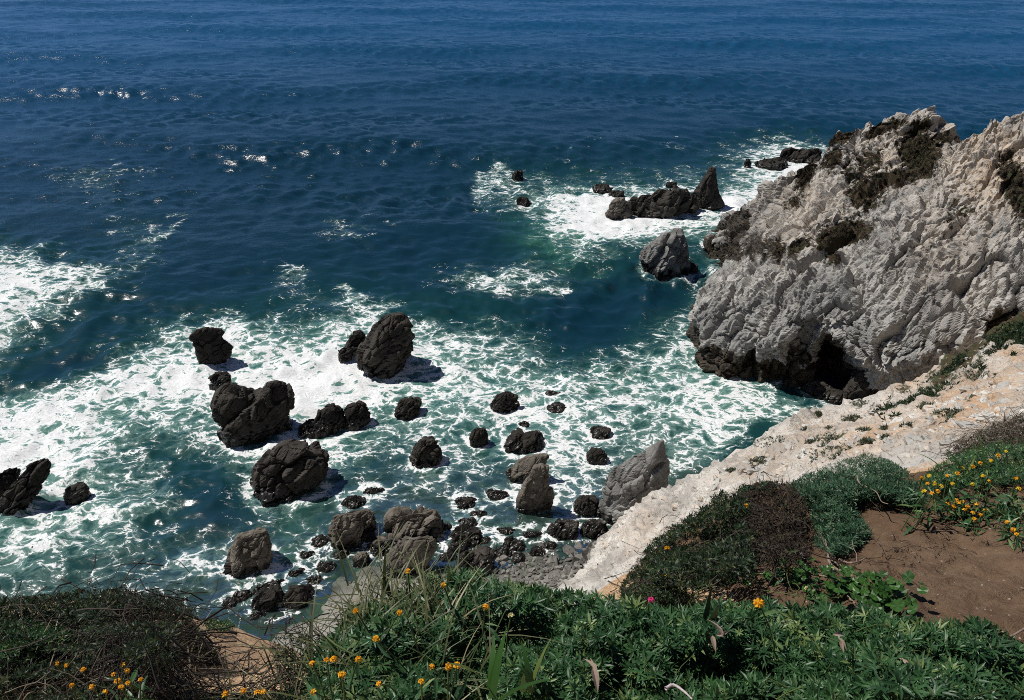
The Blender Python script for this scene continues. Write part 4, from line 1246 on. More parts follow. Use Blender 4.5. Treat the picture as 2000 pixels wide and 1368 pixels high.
def bush(name, label, cat, poly, n, hc, leaf, mat, size, seed, group=None, ntw=0, twmat=None, twlen=0.25, singles=0, lump=4.0, skin=0.5, edge=40., jit=0.6, part='foliage', single_name='leaf_whorl', upw=1.0, rim=0.35, lumpa=0.9, spikes=0):
    r_ = np.random.default_rng(seed)
    pos, dpt = canopy(poly, n, hc, r_, lump, skin, edge, rim, lumpa)
    base = pos.mean(0); base[2] = float(ground(base[0:1], base[1:2])[0])
    t = thing(name, label, cat, base, group)
    m = len(pos)
    sz = size * (0.55 + 0.85 * r_.random(m) ** 1.3)
    if singles:
        d = np.linalg.norm(pos - np.array([0, 0, CAM_H]), axis=1) / (0.5 + dpt)
        order = np.argsort(d)
        sing = order[np.arange(0, min(m, singles * 2), 2)[:singles]]
        keep = np.ones(m, bool); keep[sing] = False
        meshes = []
        for k, (v, f) in enumerate(leaf):
            me = mesh_from(single_name, v, f, False, dict(tint=np.full(len(v), 0.25 + 0.15 * k)))
            me.materials.append(mat); meshes.append(me)
        from mathutils import Matrix
        for j, i in enumerate(sing):
            N = np.array([[-0.15, -0.2, 1.0]]) + 0.5 * r_.normal(size=(1, 3)); N[:, 2] = np.abs(N[:, 2])
            M = orient(N, r_.random(1) * 6.28)[0] * sz[i]
            o = link(single_name, meshes[j % len(meshes)], None, t)
            mm = Matrix.Identity(4)
            for a in range(3):
                for b in range(3): mm[a][b] = float(M[a, b])
                mm[a][3] = float(pos[i][a] - base[a])
            o.matrix_local = mm
        pos2, sz2 = pos[keep], sz[keep]
    else:
        pos2, sz2 = pos, sz
    if len(pos2):
        leafy(t, base, part, mat, leaf, pos2, sz2, r_, upw, jit)
    if ntw:
        idx = r_.integers(0, m, ntw)
        tips = pos[idx] + 0.05 * r_.normal(size=(ntw, 3)) * twlen / 0.25 + np.array([0, 0, 0.01])
        roots = tips + r_.normal(size=(ntw, 3)) * twlen * np.array([0.6, 0.6, 0.25]) - np.array([0, 0, twlen * 0.6])
        twigs(t, base, 'twigs', twmat or M_TWIG, roots, tips, 0.0016 + 0.003 * r_.random(ntw) ** 2, r_)
    if spikes:
        idx = r_.integers(0, m, spikes)
        a = pos[idx]; b = a + np.array([0, 0, 1.0]) * (0.03 + 0.07 * r_.random((spikes, 1))) + r_.normal(size=(spikes, 3)) * 0.035
        twigs(t, base, 'shoots', twmat or M_TWIG, a, b, np.full(spikes, 0.0014), r_, wob=0.1)
    return t

def grass_clump(label, px, py, n, L, W, seed, mat=None, group='grass tufts', hz=0.9, spread=0.06, name='grass_tuft', bend=0.35, h0=0.0, pt=None):
    r_ = np.random.default_rng(seed)
    c, ok = cast(np.array([float(px)]), np.array([float(py)]), np.array([h0]))
    base = c[0] if pt is None else np.array(pt)
    b = base + r_.normal(size=(n, 3)) * spread * np.array([1, 1, 0.2])
    d = r_.normal(size=(n, 3)) * hz; d[:, 2] = 1.0
    d /= np.linalg.norm(d, axis=1, keepdims=True)
    V, F, T = blades(b - base, d, L * (0.5 + 0.7 * r_.random(n)), W * (0.6 + 0.6 * r_.random(n)), bend * (0.4 + r_.random(n)), r_)
    t = thing(name, label, 'grass', base, group)
    tag(link('blades', mesh_from('blades', V, F, True, dict(tint=T)), mat or L_GRASS, t), kind='stuff')
    return t

# ------------------------------------------------------------------ lupine in front of the viewpoint
LUP = [
    ('lupine bush at the bottom centre, dark green with palmate leaves and orange flowers beside it', [(640, 1250), (700, 1178), (755, 1128), (800, 1118), (880, 1112), (945, 1124), (1000, 1150), (985, 1230), (960, 1368), (700, 1400), (600, 1360), (610, 1290)], 2500, 0.33),
    ('lupine bush right of bottom centre with thick glossy leaves below the stony soil', [(985, 1140), (1060, 1152), (1130, 1162), (1240, 1178), (1330, 1196), (1345, 1290), (1330, 1400), (950, 1400), (970, 1240)], 2300, 0.33),
    ('lupine bush below the broad round leaves, reaching to the bottom edge', [(1320, 1200), (1400, 1182), (1480, 1178), (1560, 1190), (1640, 1186), (1690, 1205), (1690, 1300), (1670, 1400), (1320, 1400)], 2100, 0.34),
    ('lupine bush at the bottom right corner below the brown sand', [(1680, 1190), (1740, 1205), (1800, 1222), (1870, 1222), (1920, 1220), (1980, 1262), (2040, 1280), (2040, 1400), (1660, 1400)], 1900, 0.33),
]
for i, (lab, poly, n, hc) in enumerate(LUP):
    bush('lupine_bush', lab, 'bush', poly, n, hc, W_LUP, L_LUPINE, 0.031, 100 + i, 'lupine bushes along the bottom edge', ntw=70, twmat=M_STEM, twlen=0.18, singles=75, jit=0.55, rim=0.7, lump=2.6)

# ------------------------------------------------------------------ mat plant and bushes along the rim of the shelf
bush('mat_plant', 'dense green mat of fine leaves hanging over the edge of the brown sand', 'plant',
     [(1540, 935), (1580, 905), (1640, 888), (1690, 884), (1745, 905), (1785, 935), (1815, 985), (1770, 990), (1700, 985), (1672, 1000), (1690, 1030), (1702, 1050), (1660, 1078), (1620, 1085), (1592, 1060), (1585, 1010), (1580, 985), (1545, 965)],
     5200, 0.17, W_MAT, L_MAT, 0.026, 201, ntw=30, twmat=M_WOOD, twlen=0.2, lump=3.5, edge=22.)
bush('brown_bush', 'dark brown twiggy bush between the green mat and the dark green bush', 'bush',
     [(1440, 955), (1480, 938), (1540, 942), (1575, 975), (1582, 1040), (1575, 1095), (1530, 1110), (1480, 1100), (1450, 1060), (1430, 1000)],
     2200, 0.25, W_SPRIG, L_HEATH, 0.017, 202, ntw=480, twlen=0.12, edge=25., rim=0.25, lump=5.0, lumpa=1.6, spikes=260)
bush('dark_bush', 'dark green bush on the rim of the shelf above the white slab', 'bush',
     [(1300, 1030), (1345, 995), (1400, 960), (1440, 945), (1470, 990), (1480, 1060), (1470, 1120), (1420, 1140), (1370, 1150), (1290, 1150), (1250, 1130), (1262, 1070)],
     4200, 0.26, W_SPRIG, L_DARK, 0.023, 203, ntw=150, twlen=0.12, edge=28., rim=0.25, lump=4.0, lumpa=1.7, spikes=160)
bush('green_sprig_bush', 'small green bush tucked between dark bush and mat plant at the rim', 'bush',
     [(1425, 958), (1450, 940), (1500, 936), (1525, 950), (1500, 966), (1450, 972)], 500, 0.14, W_SPRIG, L_MAT, 0.022, 204, edge=14.)
bush('heath_bush', 'low dry tangled bush left of the dark green bush beside bare soil', 'bush',
     [(1210, 1150), (1245, 1100), (1275, 1075), (1300, 1090), (1330, 1150), (1360, 1185), (1280, 1190), (1215, 1180)],
     1500, 0.13, W_SPRIG, L_DARK, 0.019, 205, ntw=200, twmat=M_TWIG, twlen=0.14, edge=18.)
bush('rim_bush', 'dark green bank of leaves behind the yellow flowers at the right edge', 'bush',
     [(1800, 935), (1840, 905), (1880, 880), (1930, 862), (2040, 850), (2040, 940), (1960, 950), (1900, 950), (1850, 965), (1805, 955)],
     2600, 0.22, W_MAT, L_LUPINE, 0.024, 206, ntw=120, twlen=0.14, edge=20.)
bush('dry_bush', 'brown dry grass bank above the dark green bank at the right edge', 'bush',
     [(1830, 900), (1870, 868), (1920, 835), (2040, 790), (2040, 862), (1930, 868), (1870, 890)],
     700, 0.20, W_SPRIG, L_HEATH, 0.022, 207, ntw=900, twmat=M_STRAW, twlen=0.20, edge=20.)

# ------------------------------------------------------------------ left hand bushes
bush('thorny_bush', 'big dark leafless looking thorny bush at the lower left over the water', 'bush',
     [(170, 1170), (230, 1145), (300, 1140), (350, 1160), (375, 1190), (375, 1225), (360, 1270), (345, 1305), (300, 1330), (200, 1310), (150, 1260), (140, 1200)],
     4200, 0.46, W_SPRIG, L_DARK, 0.019, 210, ntw=1000, twlen=0.18, edge=40., skin=0.6, lump=2.5, lumpa=1.3, spikes=250)
bush('left_bush', 'dark bush with green leaves at the left edge', 'bush',
     [(-40, 1180), (30, 1168), (100, 1165), (170, 1150), (230, 1160), (260, 1220), (240, 1290), (150, 1330), (60, 1330), (-40, 1330)],
     4000, 0.38, W_SPRIG, L_DARK, 0.022, 211, ntw=350, twlen=0.22, edge=40.)
bush('green_bush', 'brighter green leafy patch on the left edge bush', 'bush',
     [(-20, 1225), (60, 1205), (130, 1195), (200, 1185), (215, 1215), (150, 1250), (90, 1280), (20, 1300), (-20, 1300)],
     2400, 0.42, W_SPRIG, L_LUPINE, 0.021, 212, edge=25.)
bush('cushion_bush', 'rounded low green cushion beside the orange soil gap', 'bush',
     [(345, 1225), (375, 1212), (398, 1235), (420, 1270), (432, 1298), (405, 1302), (375, 1290), (345, 1270)],
     800, 0.12, W_SPRIG, L_DARK, 0.018, 213, ntw=200, twlen=0.1, edge=16.)
bush('small_green_bush', 'small bright green tuft at the top of the orange soil gap', 'bush',
     [(400, 1215), (425, 1200), (455, 1205), (464, 1225), (440, 1235), (405, 1232)], 420, 0.10, W_SPRIG, L_LUPINE, 0.020, 214, edge=10.)
bush('wispy_bush', 'thin wispy dead shrub between the soil gap and the beach', 'bush',
     [(525, 1240), (535, 1215), (555, 1205), (590, 1230), (615, 1262), (610, 1310), (570, 1330), (545, 1310), (530, 1280)],
     220, 0.26, W_SPRIG, L_DARK, 0.015, 215, ntw=150, twmat=M_TWIG, twlen=0.20, edge=25., skin=0.8)
bush('dead_twig_bush', 'tangle of grey dead twigs at the bottom left of the soil gap', 'bush',
     [(300, 1325), (350, 1322), (390, 1352), (450, 1362), (530, 1358), (600, 1335), (620, 1400), (280, 1400)],
     1300, 0.16, W_SPRIG, L_DARK, 0.018, 216, ntw=500, twmat=M_STRAW, twlen=0.20, edge=25., skin=0.9)
bush('dry_grass_bush', 'grey brown dry grass bank in the bottom left corner', 'bush',
     [(-40, 1310), (60, 1305), (150, 1315), (240, 1320), (310, 1330), (310, 1400), (-40, 1400)],
     2200, 0.26, W_SPRIG, L_DARK, 0.018, 217, ntw=900, twmat=M_STRAW, twlen=0.22, edge=25., skin=0.8)

# ------------------------------------------------------------------ flowers
def t_flower(rad, cup=0.35):
    Vs, Fs, o = [], [], 0
    for k in range(4):
        v = np.array([(0, 0, 0), (0.55, -0.38, 0.25 * cup), (1.0, -0.30, cup * 0.6), (1.0, 0.30, cup * 0.6), (0.55, 0.38, 0.25 * cup)]) * rad
        f = np.array([(0, 1, 2), (0, 2, 3), (0, 3, 4)])
        Vs.append(v @ rot('z', 90 * k).T); Fs.append(f + o); o += 5
    return np.concatenate(Vs), np.concatenate(Fs)
T_FLOWER = [t_flower(1.0, 0.35), t_flower(1.0, 0.6)]
HEAD_MESHES = {}
def head_mesh(mat, k):
    key = (mat.name, k)
    if key not in HEAD_MESHES:
        r_ = np.random.default_rng(400 + k)
        n = 11
        a = r_.random(n) * 6.28; el = np.arccos(1 - r_.random(n) * 0.95)
        N = np.stack([np.sin(el) * np.cos(a), np.sin(el) * np.sin(a), np.cos(el)], 1)
        V, F, T = stamp(T_FLOWER, N * np.array([0.55, 0.55, 0.38]), orient(N, a), 0.42 + 0.16 * r_.random(n), r_.random(n), r_)
        me = mesh_from('flower_head', V, F, False, dict(tint=T)); me.materials.append(mat)
        HEAD_MESHES[key] = me
    return HEAD_MESHES[key]
T_BLADE_LEAF = [t_leaflet(1.0, 0.16, 0.3, 0.35, 3)]

def flower(px, py, h, label, group, mat=M_PETAL, size=0.020, seed=0, leaves=5, name='wallflower'):
    r_ = np.random.default_rng(7000 + seed)
    c, ok = cast(np.array([float(px)]), np.array([float(py)]), np.array([h]))
    if not ok[0]: return None
    top = c[0]
    root = top - np.array([0, 0, 1.0]) * h + np.array([r_.normal(), r_.normal(), 0]) * 0.15 * h
    t = thing(name, label, 'flower', root, group)
    s = np.linspace(0, 1, 6)[:, None]
    path = (top - root) * s + np.sin(s * math.pi) * 0.06 * h * r_.normal(size=3)
    V, F = tubes(path[None], np.full((1, 6), 0.0022), 4)
    link('stem', mesh_from('stem', V, F, True, dict(tint=np.full(len(V), r_.random()))), M_STEM, t)
    if leaves:
        k = leaves
        u = 0.25 + 0.65 * r_.random(k)
        pos = (top - root) * u[:, None]
        N = r_.normal(size=(k, 3)) * 0.5 + np.array([0, 0, 1.0])
        M = orient(N, r_.random(k) * 6.28)
        V, F, T = stamp(T_BLADE_LEAF, pos, M, 0.05 + 0.04 * r_.random(k), r_.random(k), r_)
        link('leaves', mesh_from('leaves', V, F, False, dict(tint=T)), L_LUPINE, t)
    hd = link('flower_head', head_mesh(mat, seed % 4), None, t)
    hd.location = top - root
    hd.scale = (size * (0.85 + 0.3 * r_.random()),) * 3
    hd.rotation_euler = (r_.normal() * 0.25 + 0.25, r_.normal() * 0.25, r_.random() * 6.28)
    return t

FL_C = [(780, 1197), (948, 1186), (735, 1248), (893, 1300), (876, 1302), (843, 1303), (740, 1337), (700, 1288), (652, 1288), (638, 1290), (610, 1297), (695, 1193), (866, 1143), (797, 1116), (668, 1318), (823, 1332), (612, 1352)]
for i, (x, y) in enumerate(sorted(FL_C)):
    flower(x, y, 0.40, ORD[i] + ' orange wallflower from the left in the lupine at the bottom centre', 'orange flowers among the lupine', size=0.010, seed=i)
FL_L = [(240, 1298), (247, 1311), (222, 1318), (230, 1331), (250, 1335), (237, 1343), (275, 1328), (130, 1300), (112, 1297), (163, 1308), (180, 1342), (205, 1352), (140, 1339), (515, 1352), (503, 1354), (440, 1356), (475, 1350)]
for i, (x, y) in enumerate(sorted(FL_L)):
    flower(x, y, 0.38, ORD[i] + ' orange wallflower from the left in the dry grass at the lower left', 'orange flowers at the lower left', size=0.0092, seed=40 + i)
FL_R = [(1950, 890), (1935, 900), (1915, 905), (1900, 912), (1920, 930), (1932, 940), (1870, 925), (1850, 930), (1815, 930), (1825, 945), (1800, 935), (1805, 960), (1820, 964), (1838, 950), (1860, 945), (1900, 946), (1985, 935), (1990, 955), (1965, 882), (1812, 945), (1832, 960), (1880, 915)]
for i, (x, y) in enumerate(sorted(FL_R)):
    flower(x, y, 0.26, ORD[i] + ' yellow wallflower from the left before the dark bank at the right edge', 'yellow flowers at the right edge', mat=M_YPETAL if i % 2 else M_PETAL, size=0.012, seed=80 + i, leaves=7)
FL_S = [(1850, 985), (1862, 990), (1880, 981), (1890, 990), (1884, 996), (1900, 1002), (1907, 986), (1875, 984), (1916, 1006), (1903, 1014), (1967, 1020), (1980, 1035), (1986, 1044), (1925, 998), (1868, 978)]
for i, (x, y) in enumerate(sorted(FL_S)):
    flower(x, y, 0.13, ORD[i] + ' low orange flower from the left trailing over the brown sand', 'flowers trailing over the sand', size=0.012, seed=120 + i, leaves=6)
flower(1303, 1072, 0.20, 'single orange flower above the low tangled bush on the rim', None, size=0.016, seed=150)
flower(1302, 1126, 0.16, 'single yellow flower low in the tangled bush on the rim', None, mat=M_YPETAL, size=0.014, seed=151)
flower(1272, 1172, 0.14, 'single pink flower low at the left foot of the tangled bush', None, mat=M_PINK, size=0.014, seed=152, leaves=3)
flower(1458, 988, 0.28, 'single orange flower in the dark brown twiggy bush', None, size=0.014, seed=153, leaves=2)
flower(998, 1203, 0.36, 'pale yellow flower among the lupine right of the big orange one', None, mat=M_CREAM, size=0.013, seed=154)
flower(1482, 1178, 0.40, 'orange flower at the edge of the lupine by the sand', None, size=0.016, seed=155)

# trailing flower stems and leaves on the sand
def trail(label, pts, seed):
    r_ = np.random.default_rng(seed)
    q = np.array(pts, float)
    c, ok = cast(q[:, 0], q[:, 1], np.full(len(q), 0.11))
    path = catmull(c, 40)
    t = thing('trailing_plant', label, 'plant', path[0])
    V, F = tubes((path - path[0])[None], np.full((1, 40), 0.003), 5)
    link('stem', mesh_from('stem', V, F, True, dict(tint=np.full(len(V), 0.5))), M_STEM, t)
    n = 150
    i = r_.integers(0, 40, n)
    pos = path[i] + r_.normal(size=(n, 3)) * np.array([0.035, 0.035, 0.012])
    leafy(t, path[0], 'leaves', L_LUPINE, T_BLADE_LEAF, pos, 0.035 + 0.03 * r_.random(n), r_, 0.8, 0.8)
trail('leafy stems trailing over the brown sand under the yellow flowers', [(1845, 975), (1870, 985), (1895, 995), (1930, 992), (1960, 1005), (1975, 1028), (1985, 1046)], 1)
trail('thin leafy runner at the right edge of the brown sand', [(1930, 990), (1960, 985), (1985, 992), (2020, 1000)], 2)

# broad leaved plants on the sand
def broad_plant(label, px, py, n, spread, size, seed):
    r_ = np.random.default_rng(seed)
    c, ok = cast(np.array([float(px)]), np.array([float(py)]), np.array([0.08]))
    base = c[0] - np.array([0, 0, 0.03])
    t = thing('broadleaf_plant', label, 'plant', base, 'broad leaved plants on the sand')
    me = []
    for k in range(3):
        v, f = W_ROUND[k]
        mm = mesh_from('leaf', v, f, False, dict(tint=np.full(len(v), 0.2 + 0.3 * k))); mm.materials.append(L_BROAD); me.append(mm)
    tips = []
    for i in range(n):
        p = np.array([r_.normal() * spread[0], r_.normal() * spread[1], 0.025 + 0.075 * r_.random()])
        g = float(ground(np.array([base[0] + p[0]]), np.array([base[1] + p[1]]))[0]) - base[2]
        p[2] += g + 0.05
        o = link('leaf', me[i % 3], None, t)
        o.location = p
        o.scale = (size * (0.6 + 0.7 * r_.random()),) * 3
        o.rotation_euler = (r_.normal() * 0.4, r_.normal() * 0.4, r_.random() * 6.28)
        tips.append(p)
    tips = np.array(tips)
    roots = np.stack([tips[:, 0] * 0.3, tips[:, 1] * 0.3, np.zeros(n)], 1)
    roots[:, 2] = ground(base[0] + roots[:, 0], base[1] + roots[:, 1]) - base[2] + 0.04
    twigs(t, np.zeros(3), 'stems', M_STEM, roots, tips, np.full(n, 0.0018), r_, wob=0.08)
broad_plant('broad leaved green plant on the sand below the brown bush', 1545, 1128, 40, (0.06, 0.045), 0.018, 1)
broad_plant('broad leaved green plant with yellow spots right of the driftwood', 1668, 1150, 60, (0.085, 0.045), 0.019, 2)
broad_plant('small broad leaved plant left of the driftwood', 1600, 1160, 16, (0.03, 0.04), 0.016, 3)
broad_plant('broad leaved plant half hidden by lupine at the sand edge', 1720, 1175, 36, (0.06, 0.045), 0.020, 4)
broad_plant('few small round leaves scattered in the shade of the brown bush', 1480, 1130, 14, (0.06, 0.04), 0.013, 5)
for i, (x, y, lab) in enumerate([(1545, 1112, 'small cream flower on the broad leaved plant below the brown bush'), (1576, 1150, 'small cream flower on the sand between the broad leaved plants'), (1625, 1112, 'small cream flower beside the driftwood roots'), (1638, 1195, 'small cream flower at the edge of the lupine below the driftwood')]):
    flower(x, y, 0.14, lab, None, mat=M_CREAM, size=0.011, seed=170 + i, leaves=2, name='cream_flower')

# driftwood roots on the sand
def stick(label, pts, rad, seed, mat=M_WOOD, h=0.085, cat='driftwood', name='driftwood_stick', branch=0):
    r_ = np.random.default_rng(seed)
    q = np.array(pts, float)
    c, ok = cast(q[:, 0], q[:, 1], np.full(len(q), h))
    path = catmull(c, 24)
    t = thing(name, label, cat, path[0])
    rr = rad * np.linspace(1.0, 0.45, 24)[None] * (1 + 0.12 * r_.normal(size=(1, 24)))
    V, F = tubes((path - path[0])[None], rr, 7)
    link('branch', mesh_from('branch', V, F, True, dict(tint=np.repeat(0.3 + 0.5 * r_.random(24), 7))), mat, t)
    for k in range(branch):
        a = path[r_.integers(5, 20)]
        b = a + np.array([r_.normal() * 0.08, r_.normal() * 0.08, 0.02])
        twigs(t, path[0], 'side_twig', mat, a[None], b[None], np.array([rad * 0.5]), r_, kind=None, sides=5)
    return t
stick('long curved driftwood root running from the green mat onto the sand', [(1618, 1078), (1620, 1098), (1634, 1112), (1658, 1122), (1668, 1128)], 0.008, 1, branch=3)
stick('pale horizontal stick lying across the sand below the bushes', [(1480, 1122), (1520, 1122), (1580, 1122), (1620, 1128), (1650, 1140)], 0.005, 2, branch=2)
stick('thin stick curving beside the driftwood root', [(1640, 1094), (1660, 1100), (1680, 1096), (1690, 1090)], 0.005, 3, branch=2)
stick('short dark twig lying beside the driftwood root', [(1622, 1092), (1645, 1106), (1672, 1108)], 0.005, 4, branch=1)
stick('pale crooked stem hanging down the front of the green mat', [(1674, 930), (1680, 945), (1710, 960), (1722, 980), (1735, 985)], 0.004, 5, h=0.18)
stick('pale stick at the right end of the sand by the lupine', [(1960, 1252), (1985, 1238), (2010, 1222)], 0.005, 6, h=0.10)
stick('short pale wood chip at the foot of the brown bush', [(1558, 1070), (1564, 1080), (1570, 1090)], 0.009, 7, M_SHELL, 0.12)
stick('pale stick leaning in the lupine gap below the broad leaves', [(1655, 1165), (1668, 1178), (1682, 1192)], 0.005, 8, h=0.10)
M_HUSK = mat_leaf('dry_husk', (0.20, 0.14, 0.10), (0.36, 0.28, 0.22), (0.40, 0.32, 0.28), 0.7, 0.15, 0.2)
def husk(label, px, py, size, seed):
    r_ = np.random.default_rng(seed)
    c, ok = cast(np.array([float(px)]), np.array([float(py)]), np.array([0.36]))
    V, F, T = stamp([t_leaflet(1.0, 0.34, 0.8, 0.5, 4)], r_.normal(size=(3, 3)) * 0.006, orient(r_.normal(size=(3, 3)) * 0.5 + np.array([0, -0.3, 1.0]), r_.random(3) * 1.2), size * (0.6 + 0.5 * r_.random(3)), r_.random(3) * 0.8, r_)
    return tag(link('dry_leaf', mesh_from('dry_leaf', V, F, False, dict(tint=T)), M_HUSK, loc=c[0]), label, 'leaf')
husk('pinkish dry leaf caught in the lupine at the lower right', 1785, 1322, 0.05, 1)
husk('small tan dry leaf in the lupine below the broad leaves', 1640, 1250, 0.032, 2)
husk('tan dry leaf standing in the lupine near the bare soil gap', 1400, 1238, 0.05, 3)
husk('pale dry leaf lying on the lupine at the bottom centre', 1160, 1308, 0.05, 4)
stick('pale crooked stem at the bottom edge of the lupine', [(1300, 1345), (1315, 1338), (1335, 1350), (1352, 1366)], 0.004, 30, M_SHELL, 0.37)

# ------------------------------------------------------------------ grasses
GR = [(700, 1290), (750, 1240), (800, 1220), (830, 1180), (720, 1200), (640, 1330), (850, 1260), (770, 1330), (900, 1210), (670, 1370), (880, 1340), (810, 1290), (740, 1180)]
for i, (x, y) in enumerate(sorted(GR)):
    grass_clump(ORD[i] + ' tuft of long bent grass from the left in the lupine at the bottom centre', x, y, 34, 0.27, 0.0055, 500 + i, group='grass tufts in the lupine', hz=0.55, h0=0.16)
GL = [(60, 1340), (130, 1330), (200, 1335), (260, 1325), (320, 1345), (30, 1365), (560, 1352)]
for i, (x, y) in enumerate(sorted(GL)):
    grass_clump(ORD[i] + ' tuft of thin grass from the left in the dry bank at lower left', x, y, 22, 0.22, 0.0045, 530 + i, group='grass tufts at the lower left', hz=0.5, h0=0.10)
grass_clump('upright pair of dark pointed blades against the beach at the bottom centre', 760, 1165, 5, 0.26, 0.014, 560, hz=0.12, spread=0.01, h0=0.22, group=None, bend=0.1, mat=L_DARK)
grass_clump('upright green pointed blade above the lupine crown at the bottom centre', 878, 1160, 4, 0.24, 0.014, 561, hz=0.15, spread=0.01, h0=0.22, group=None, bend=0.12, mat=L_LUPINE)
grass_clump('broad glossy green leaf blades rising from the lupine at the bottom centre', 965, 1345, 5, 0.26, 0.026, 562, hz=0.35, spread=0.015, h0=0.28, group=None, bend=0.35, mat=L_BROAD)
grass_clump('upright dark leaf blade at the bare soil gap by the lupine', 1382, 1225, 3, 0.22, 0.022, 563, hz=0.1, spread=0.01, h0=0.25, group=None, bend=0.1, mat=L_DARK)
grass_clump('broad green blades at the bottom edge left of the pale seed head', 1040, 1355, 5, 0.20, 0.018, 564, hz=0.3, spread=0.015, h0=0.28, group=None, bend=0.25, mat=L_BROAD)
grass_clump('tuft of pale grass between tangled bush and lupine on the rim', 1330, 1178, 60, 0.16, 0.004, 565, hz=0.8, spread=0.05, h0=0.03, group=None)
grass_clump('thin grass spikes at the left rim of the dark green bush', 1360, 980, 8, 0.24, 0.004, 566, hz=0.2, spread=0.03, h0=0.14, group=None, bend=0.1)
grass_clump('long arching green blades among the yellow flowers at the right edge', 1900, 935, 26, 0.22, 0.012, 567, hz=0.7, spread=0.07, h0=0.10, group=None, mat=L_BROAD)
grass_clump('small upright grass tuft on top of the green mat', 1690, 895, 9, 0.10, 0.006, 568, hz=0.25, spread=0.015, h0=0.12, group=None, mat=L_BROAD)
grass_clump('feathery grass stalks leaning over the beach left of the lupine', 625, 1255, 14, 0.24, 0.0035, 569, hz=0.35, spread=0.04, h0=0.10, group=None, bend=0.2)

# ------------------------------------------------------------------ tufts on the slope and heath on the headland
def slope_tufts():
    r_ = np.random.default_rng(77)
    spots = [(1515, 872), (1560, 852), (1590, 868), (1625, 836), (1650, 870), (1668, 812), (1690, 838), (1705, 800), (1722, 845), (1740, 775), (1755, 812), (1770, 790), (1790, 835), (1800, 760), (1815, 790), (1835, 742), (1850, 772), (1868, 815), (1880, 730), (1905, 752), (1480, 905), (1440, 930), (1700, 868), (1738, 866), (1610, 805), (1920, 715), (1950, 735), (1660, 778), (1640, 900), (1780, 715)]
    spots = sorted((a + 9 * r_.normal(), b + 6 * r_.normal()) for a, b in spots)
    c, ok = cast(np.array([s[0] for s in spots], float), np.array([s[1] for s in spots], float), np.full(len(spots), 0.05), 6.0, 60.0, 160)
    for i, p in enumerate(c):
        if not ok[i]: continue
        n = 130; st = r_.random()
        rad = 0.12 + 0.5 * r_.random() ** 2
        d = r_.normal(size=(n, 3)); d /= np.linalg.norm(d, axis=1, keepdims=True); d[:, 2] = np.abs(d[:, 2])
        pos = p + d * rad * r_.random((n, 1)) ** 0.4 * np.array([1.0 + 1.6 * st, 1.0, 0.5])
        t = thing('cushion_plant', ORD[i] + ' grey green cushion plant from the left on the pale slope', 'plant', p, 'cushion plants on the slope')
        leafy(t, p, 'foliage', L_SAGE, W_SPRIG, pos, 0.08 + 0.07 * r_.random(n), r_, 0.8, 0.8)
slope_tufts()

def heath():
    r_ = np.random.default_rng(78)
    v, N, moss, front, px, py = HEAD_GRID
    w = np.where(front & (moss > 0.38), moss - 0.3, 0) * (fbm(v * 1.3, 3) > 0.02)
    idx = r_.choice(len(v), 9000, p=w / w.sum())
    pos = v[idx] + N[idx] * (0.01 + 0.06 * r_.random((9000, 1)))
    n = len(pos)
    M = orient(N[idx] * 0.5 + np.array([0, 0, 0.6]) + 0.5 * r_.normal(size=(n, 3)), r_.random(n) * 6.28)
    green = np.exp(-(((px[idx] - 1795) / 55) ** 2 + ((py[idx] - 300) / 45) ** 2))
    T0 = np.clip(0.7 * r_.random(n) + 0.5 * green, 0, 1)
    V, F, T = stamp(W_SPRIG, pos, M, 0.06 + 0.07 * r_.random(n), T0, r_)
    tag(link('heath', mesh_from('heath', V, F, False, dict(tint=T)), L_HEATH), 'dark brown and green heath clinging to ledges of the headland', 'heath', kind='stuff')
heath()

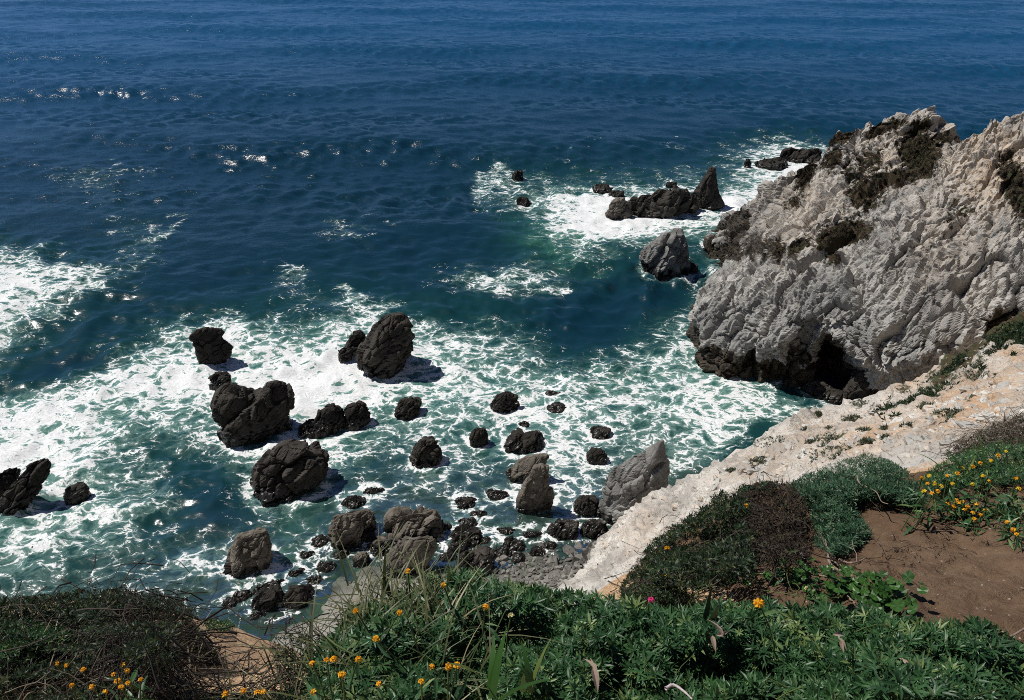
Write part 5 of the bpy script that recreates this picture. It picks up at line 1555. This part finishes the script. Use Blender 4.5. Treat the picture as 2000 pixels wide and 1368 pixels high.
def slope_scrub():
    r_ = np.random.default_rng(79)
    q = np.concatenate([in_poly([(1700, 800), (1760, 762), (1820, 735), (1880, 690), (1930, 640), (2040, 560), (2040, 670), (1940, 712), (1880, 748), (1800, 790), (1730, 825)], 4200, r_)])
    c, ok = cast(q[:, 0], q[:, 1], 0.05 + 0.25 * r_.random(len(q)), 10.0, 70.0, 110)
    c = c[ok]; n = len(c)
    k = fbm(c * 0.5, 3) > np.where(q[ok][:, 0] < 1850, 0.16, -0.05)
    c = c[k]; n = len(c)
    M = orient(np.array([0, 0, 0.8]) + 0.7 * r_.normal(size=(n, 3)), r_.random(n) * 6.28)
    V, F, T = stamp(W_SPRIG, c, M, 0.12 + 0.14 * r_.random(n), np.clip(r_.random(n) + 0.3 * fbm(c * 0.7 + 5, 2), 0, 1), r_)
    tag(link('scrub', mesh_from('scrub', V, F, False, dict(tint=T)), L_DARK), 'dark green and brown scrub covering the upper slope at the right', 'scrub', kind='stuff')
slope_scrub()

def sand_litter():
    r_ = np.random.default_rng(55)
    q = in_poly([(1600, 1100), (1700, 1000), (1800, 985), (2040, 980), (2040, 1260), (1900, 1215), (1760, 1195), (1690, 1130)], 260, r_)
    c, ok = cast(q[:, 0], q[:, 1], np.full(len(q), 0.062))
    c = c[ok]; c[:, 2] = sand_z(c[:, 0], c[:, 1])
    V0 = [np.array([v.co[:] for v in stone_mesh(k).vertices]) for k in range(8)]; F0 = grid_faces(5, 8, True)
    Vs, Fs, o = [], [], 0
    for j, p in enumerate(c):
        s = 0.0010 + 0.0035 * r_.random() ** 4
        Vs.append(V0[j % 8] * np.array([s * 1.3, s, s * 0.8]) @ rot('z', r_.random() * 360).T + p); Fs.append(F0 + o); o += 40
    me = mesh_from('grit', np.concatenate(Vs), np.concatenate(Fs), False, dict(tint=np.repeat(r_.random(len(c)), 40)))
    tag(link('grit', me, M_WOOD), 'pale grit and shell bits scattered on the brown sand', 'grit', kind='stuff')
    q = in_poly([(1560, 1090), (1620, 1085), (1700, 1055), (1780, 1000), (1900, 990), (1960, 1060), (1800, 1120), (1700, 1150), (1600, 1150)], 120, r_)
    c, ok = cast(q[:, 0], q[:, 1], np.full(len(q), 0.07)); c = c[ok]
    c[:, 2] = sand_z(c[:, 0], c[:, 1]) + 0.004
    L = 0.02 + 0.06 * r_.random((len(c), 1)) ** 2
    b = c + r_.normal(size=c.shape) * L * np.array([1, 1, 0]); b[:, 2] = sand_z(b[:, 0], b[:, 1]) + 0.005
    n = len(c); s_ = np.linspace(0, 1, 5)[None, :, None]
    V, F = tubes(c[:, None] * (1 - s_) + b[:, None] * s_ + 0.004 * r_.normal(size=(n, 5, 3)), np.full((n, 5), 0.0013), 3)
    tag(link('twig_litter', mesh_from('twig_litter', V, F, True, dict(tint=np.repeat(r_.random(n), 15))), M_TWIG), 'tiny dead twigs littering the brown sand near the plants', 'litter', kind='stuff')
sand_litter()
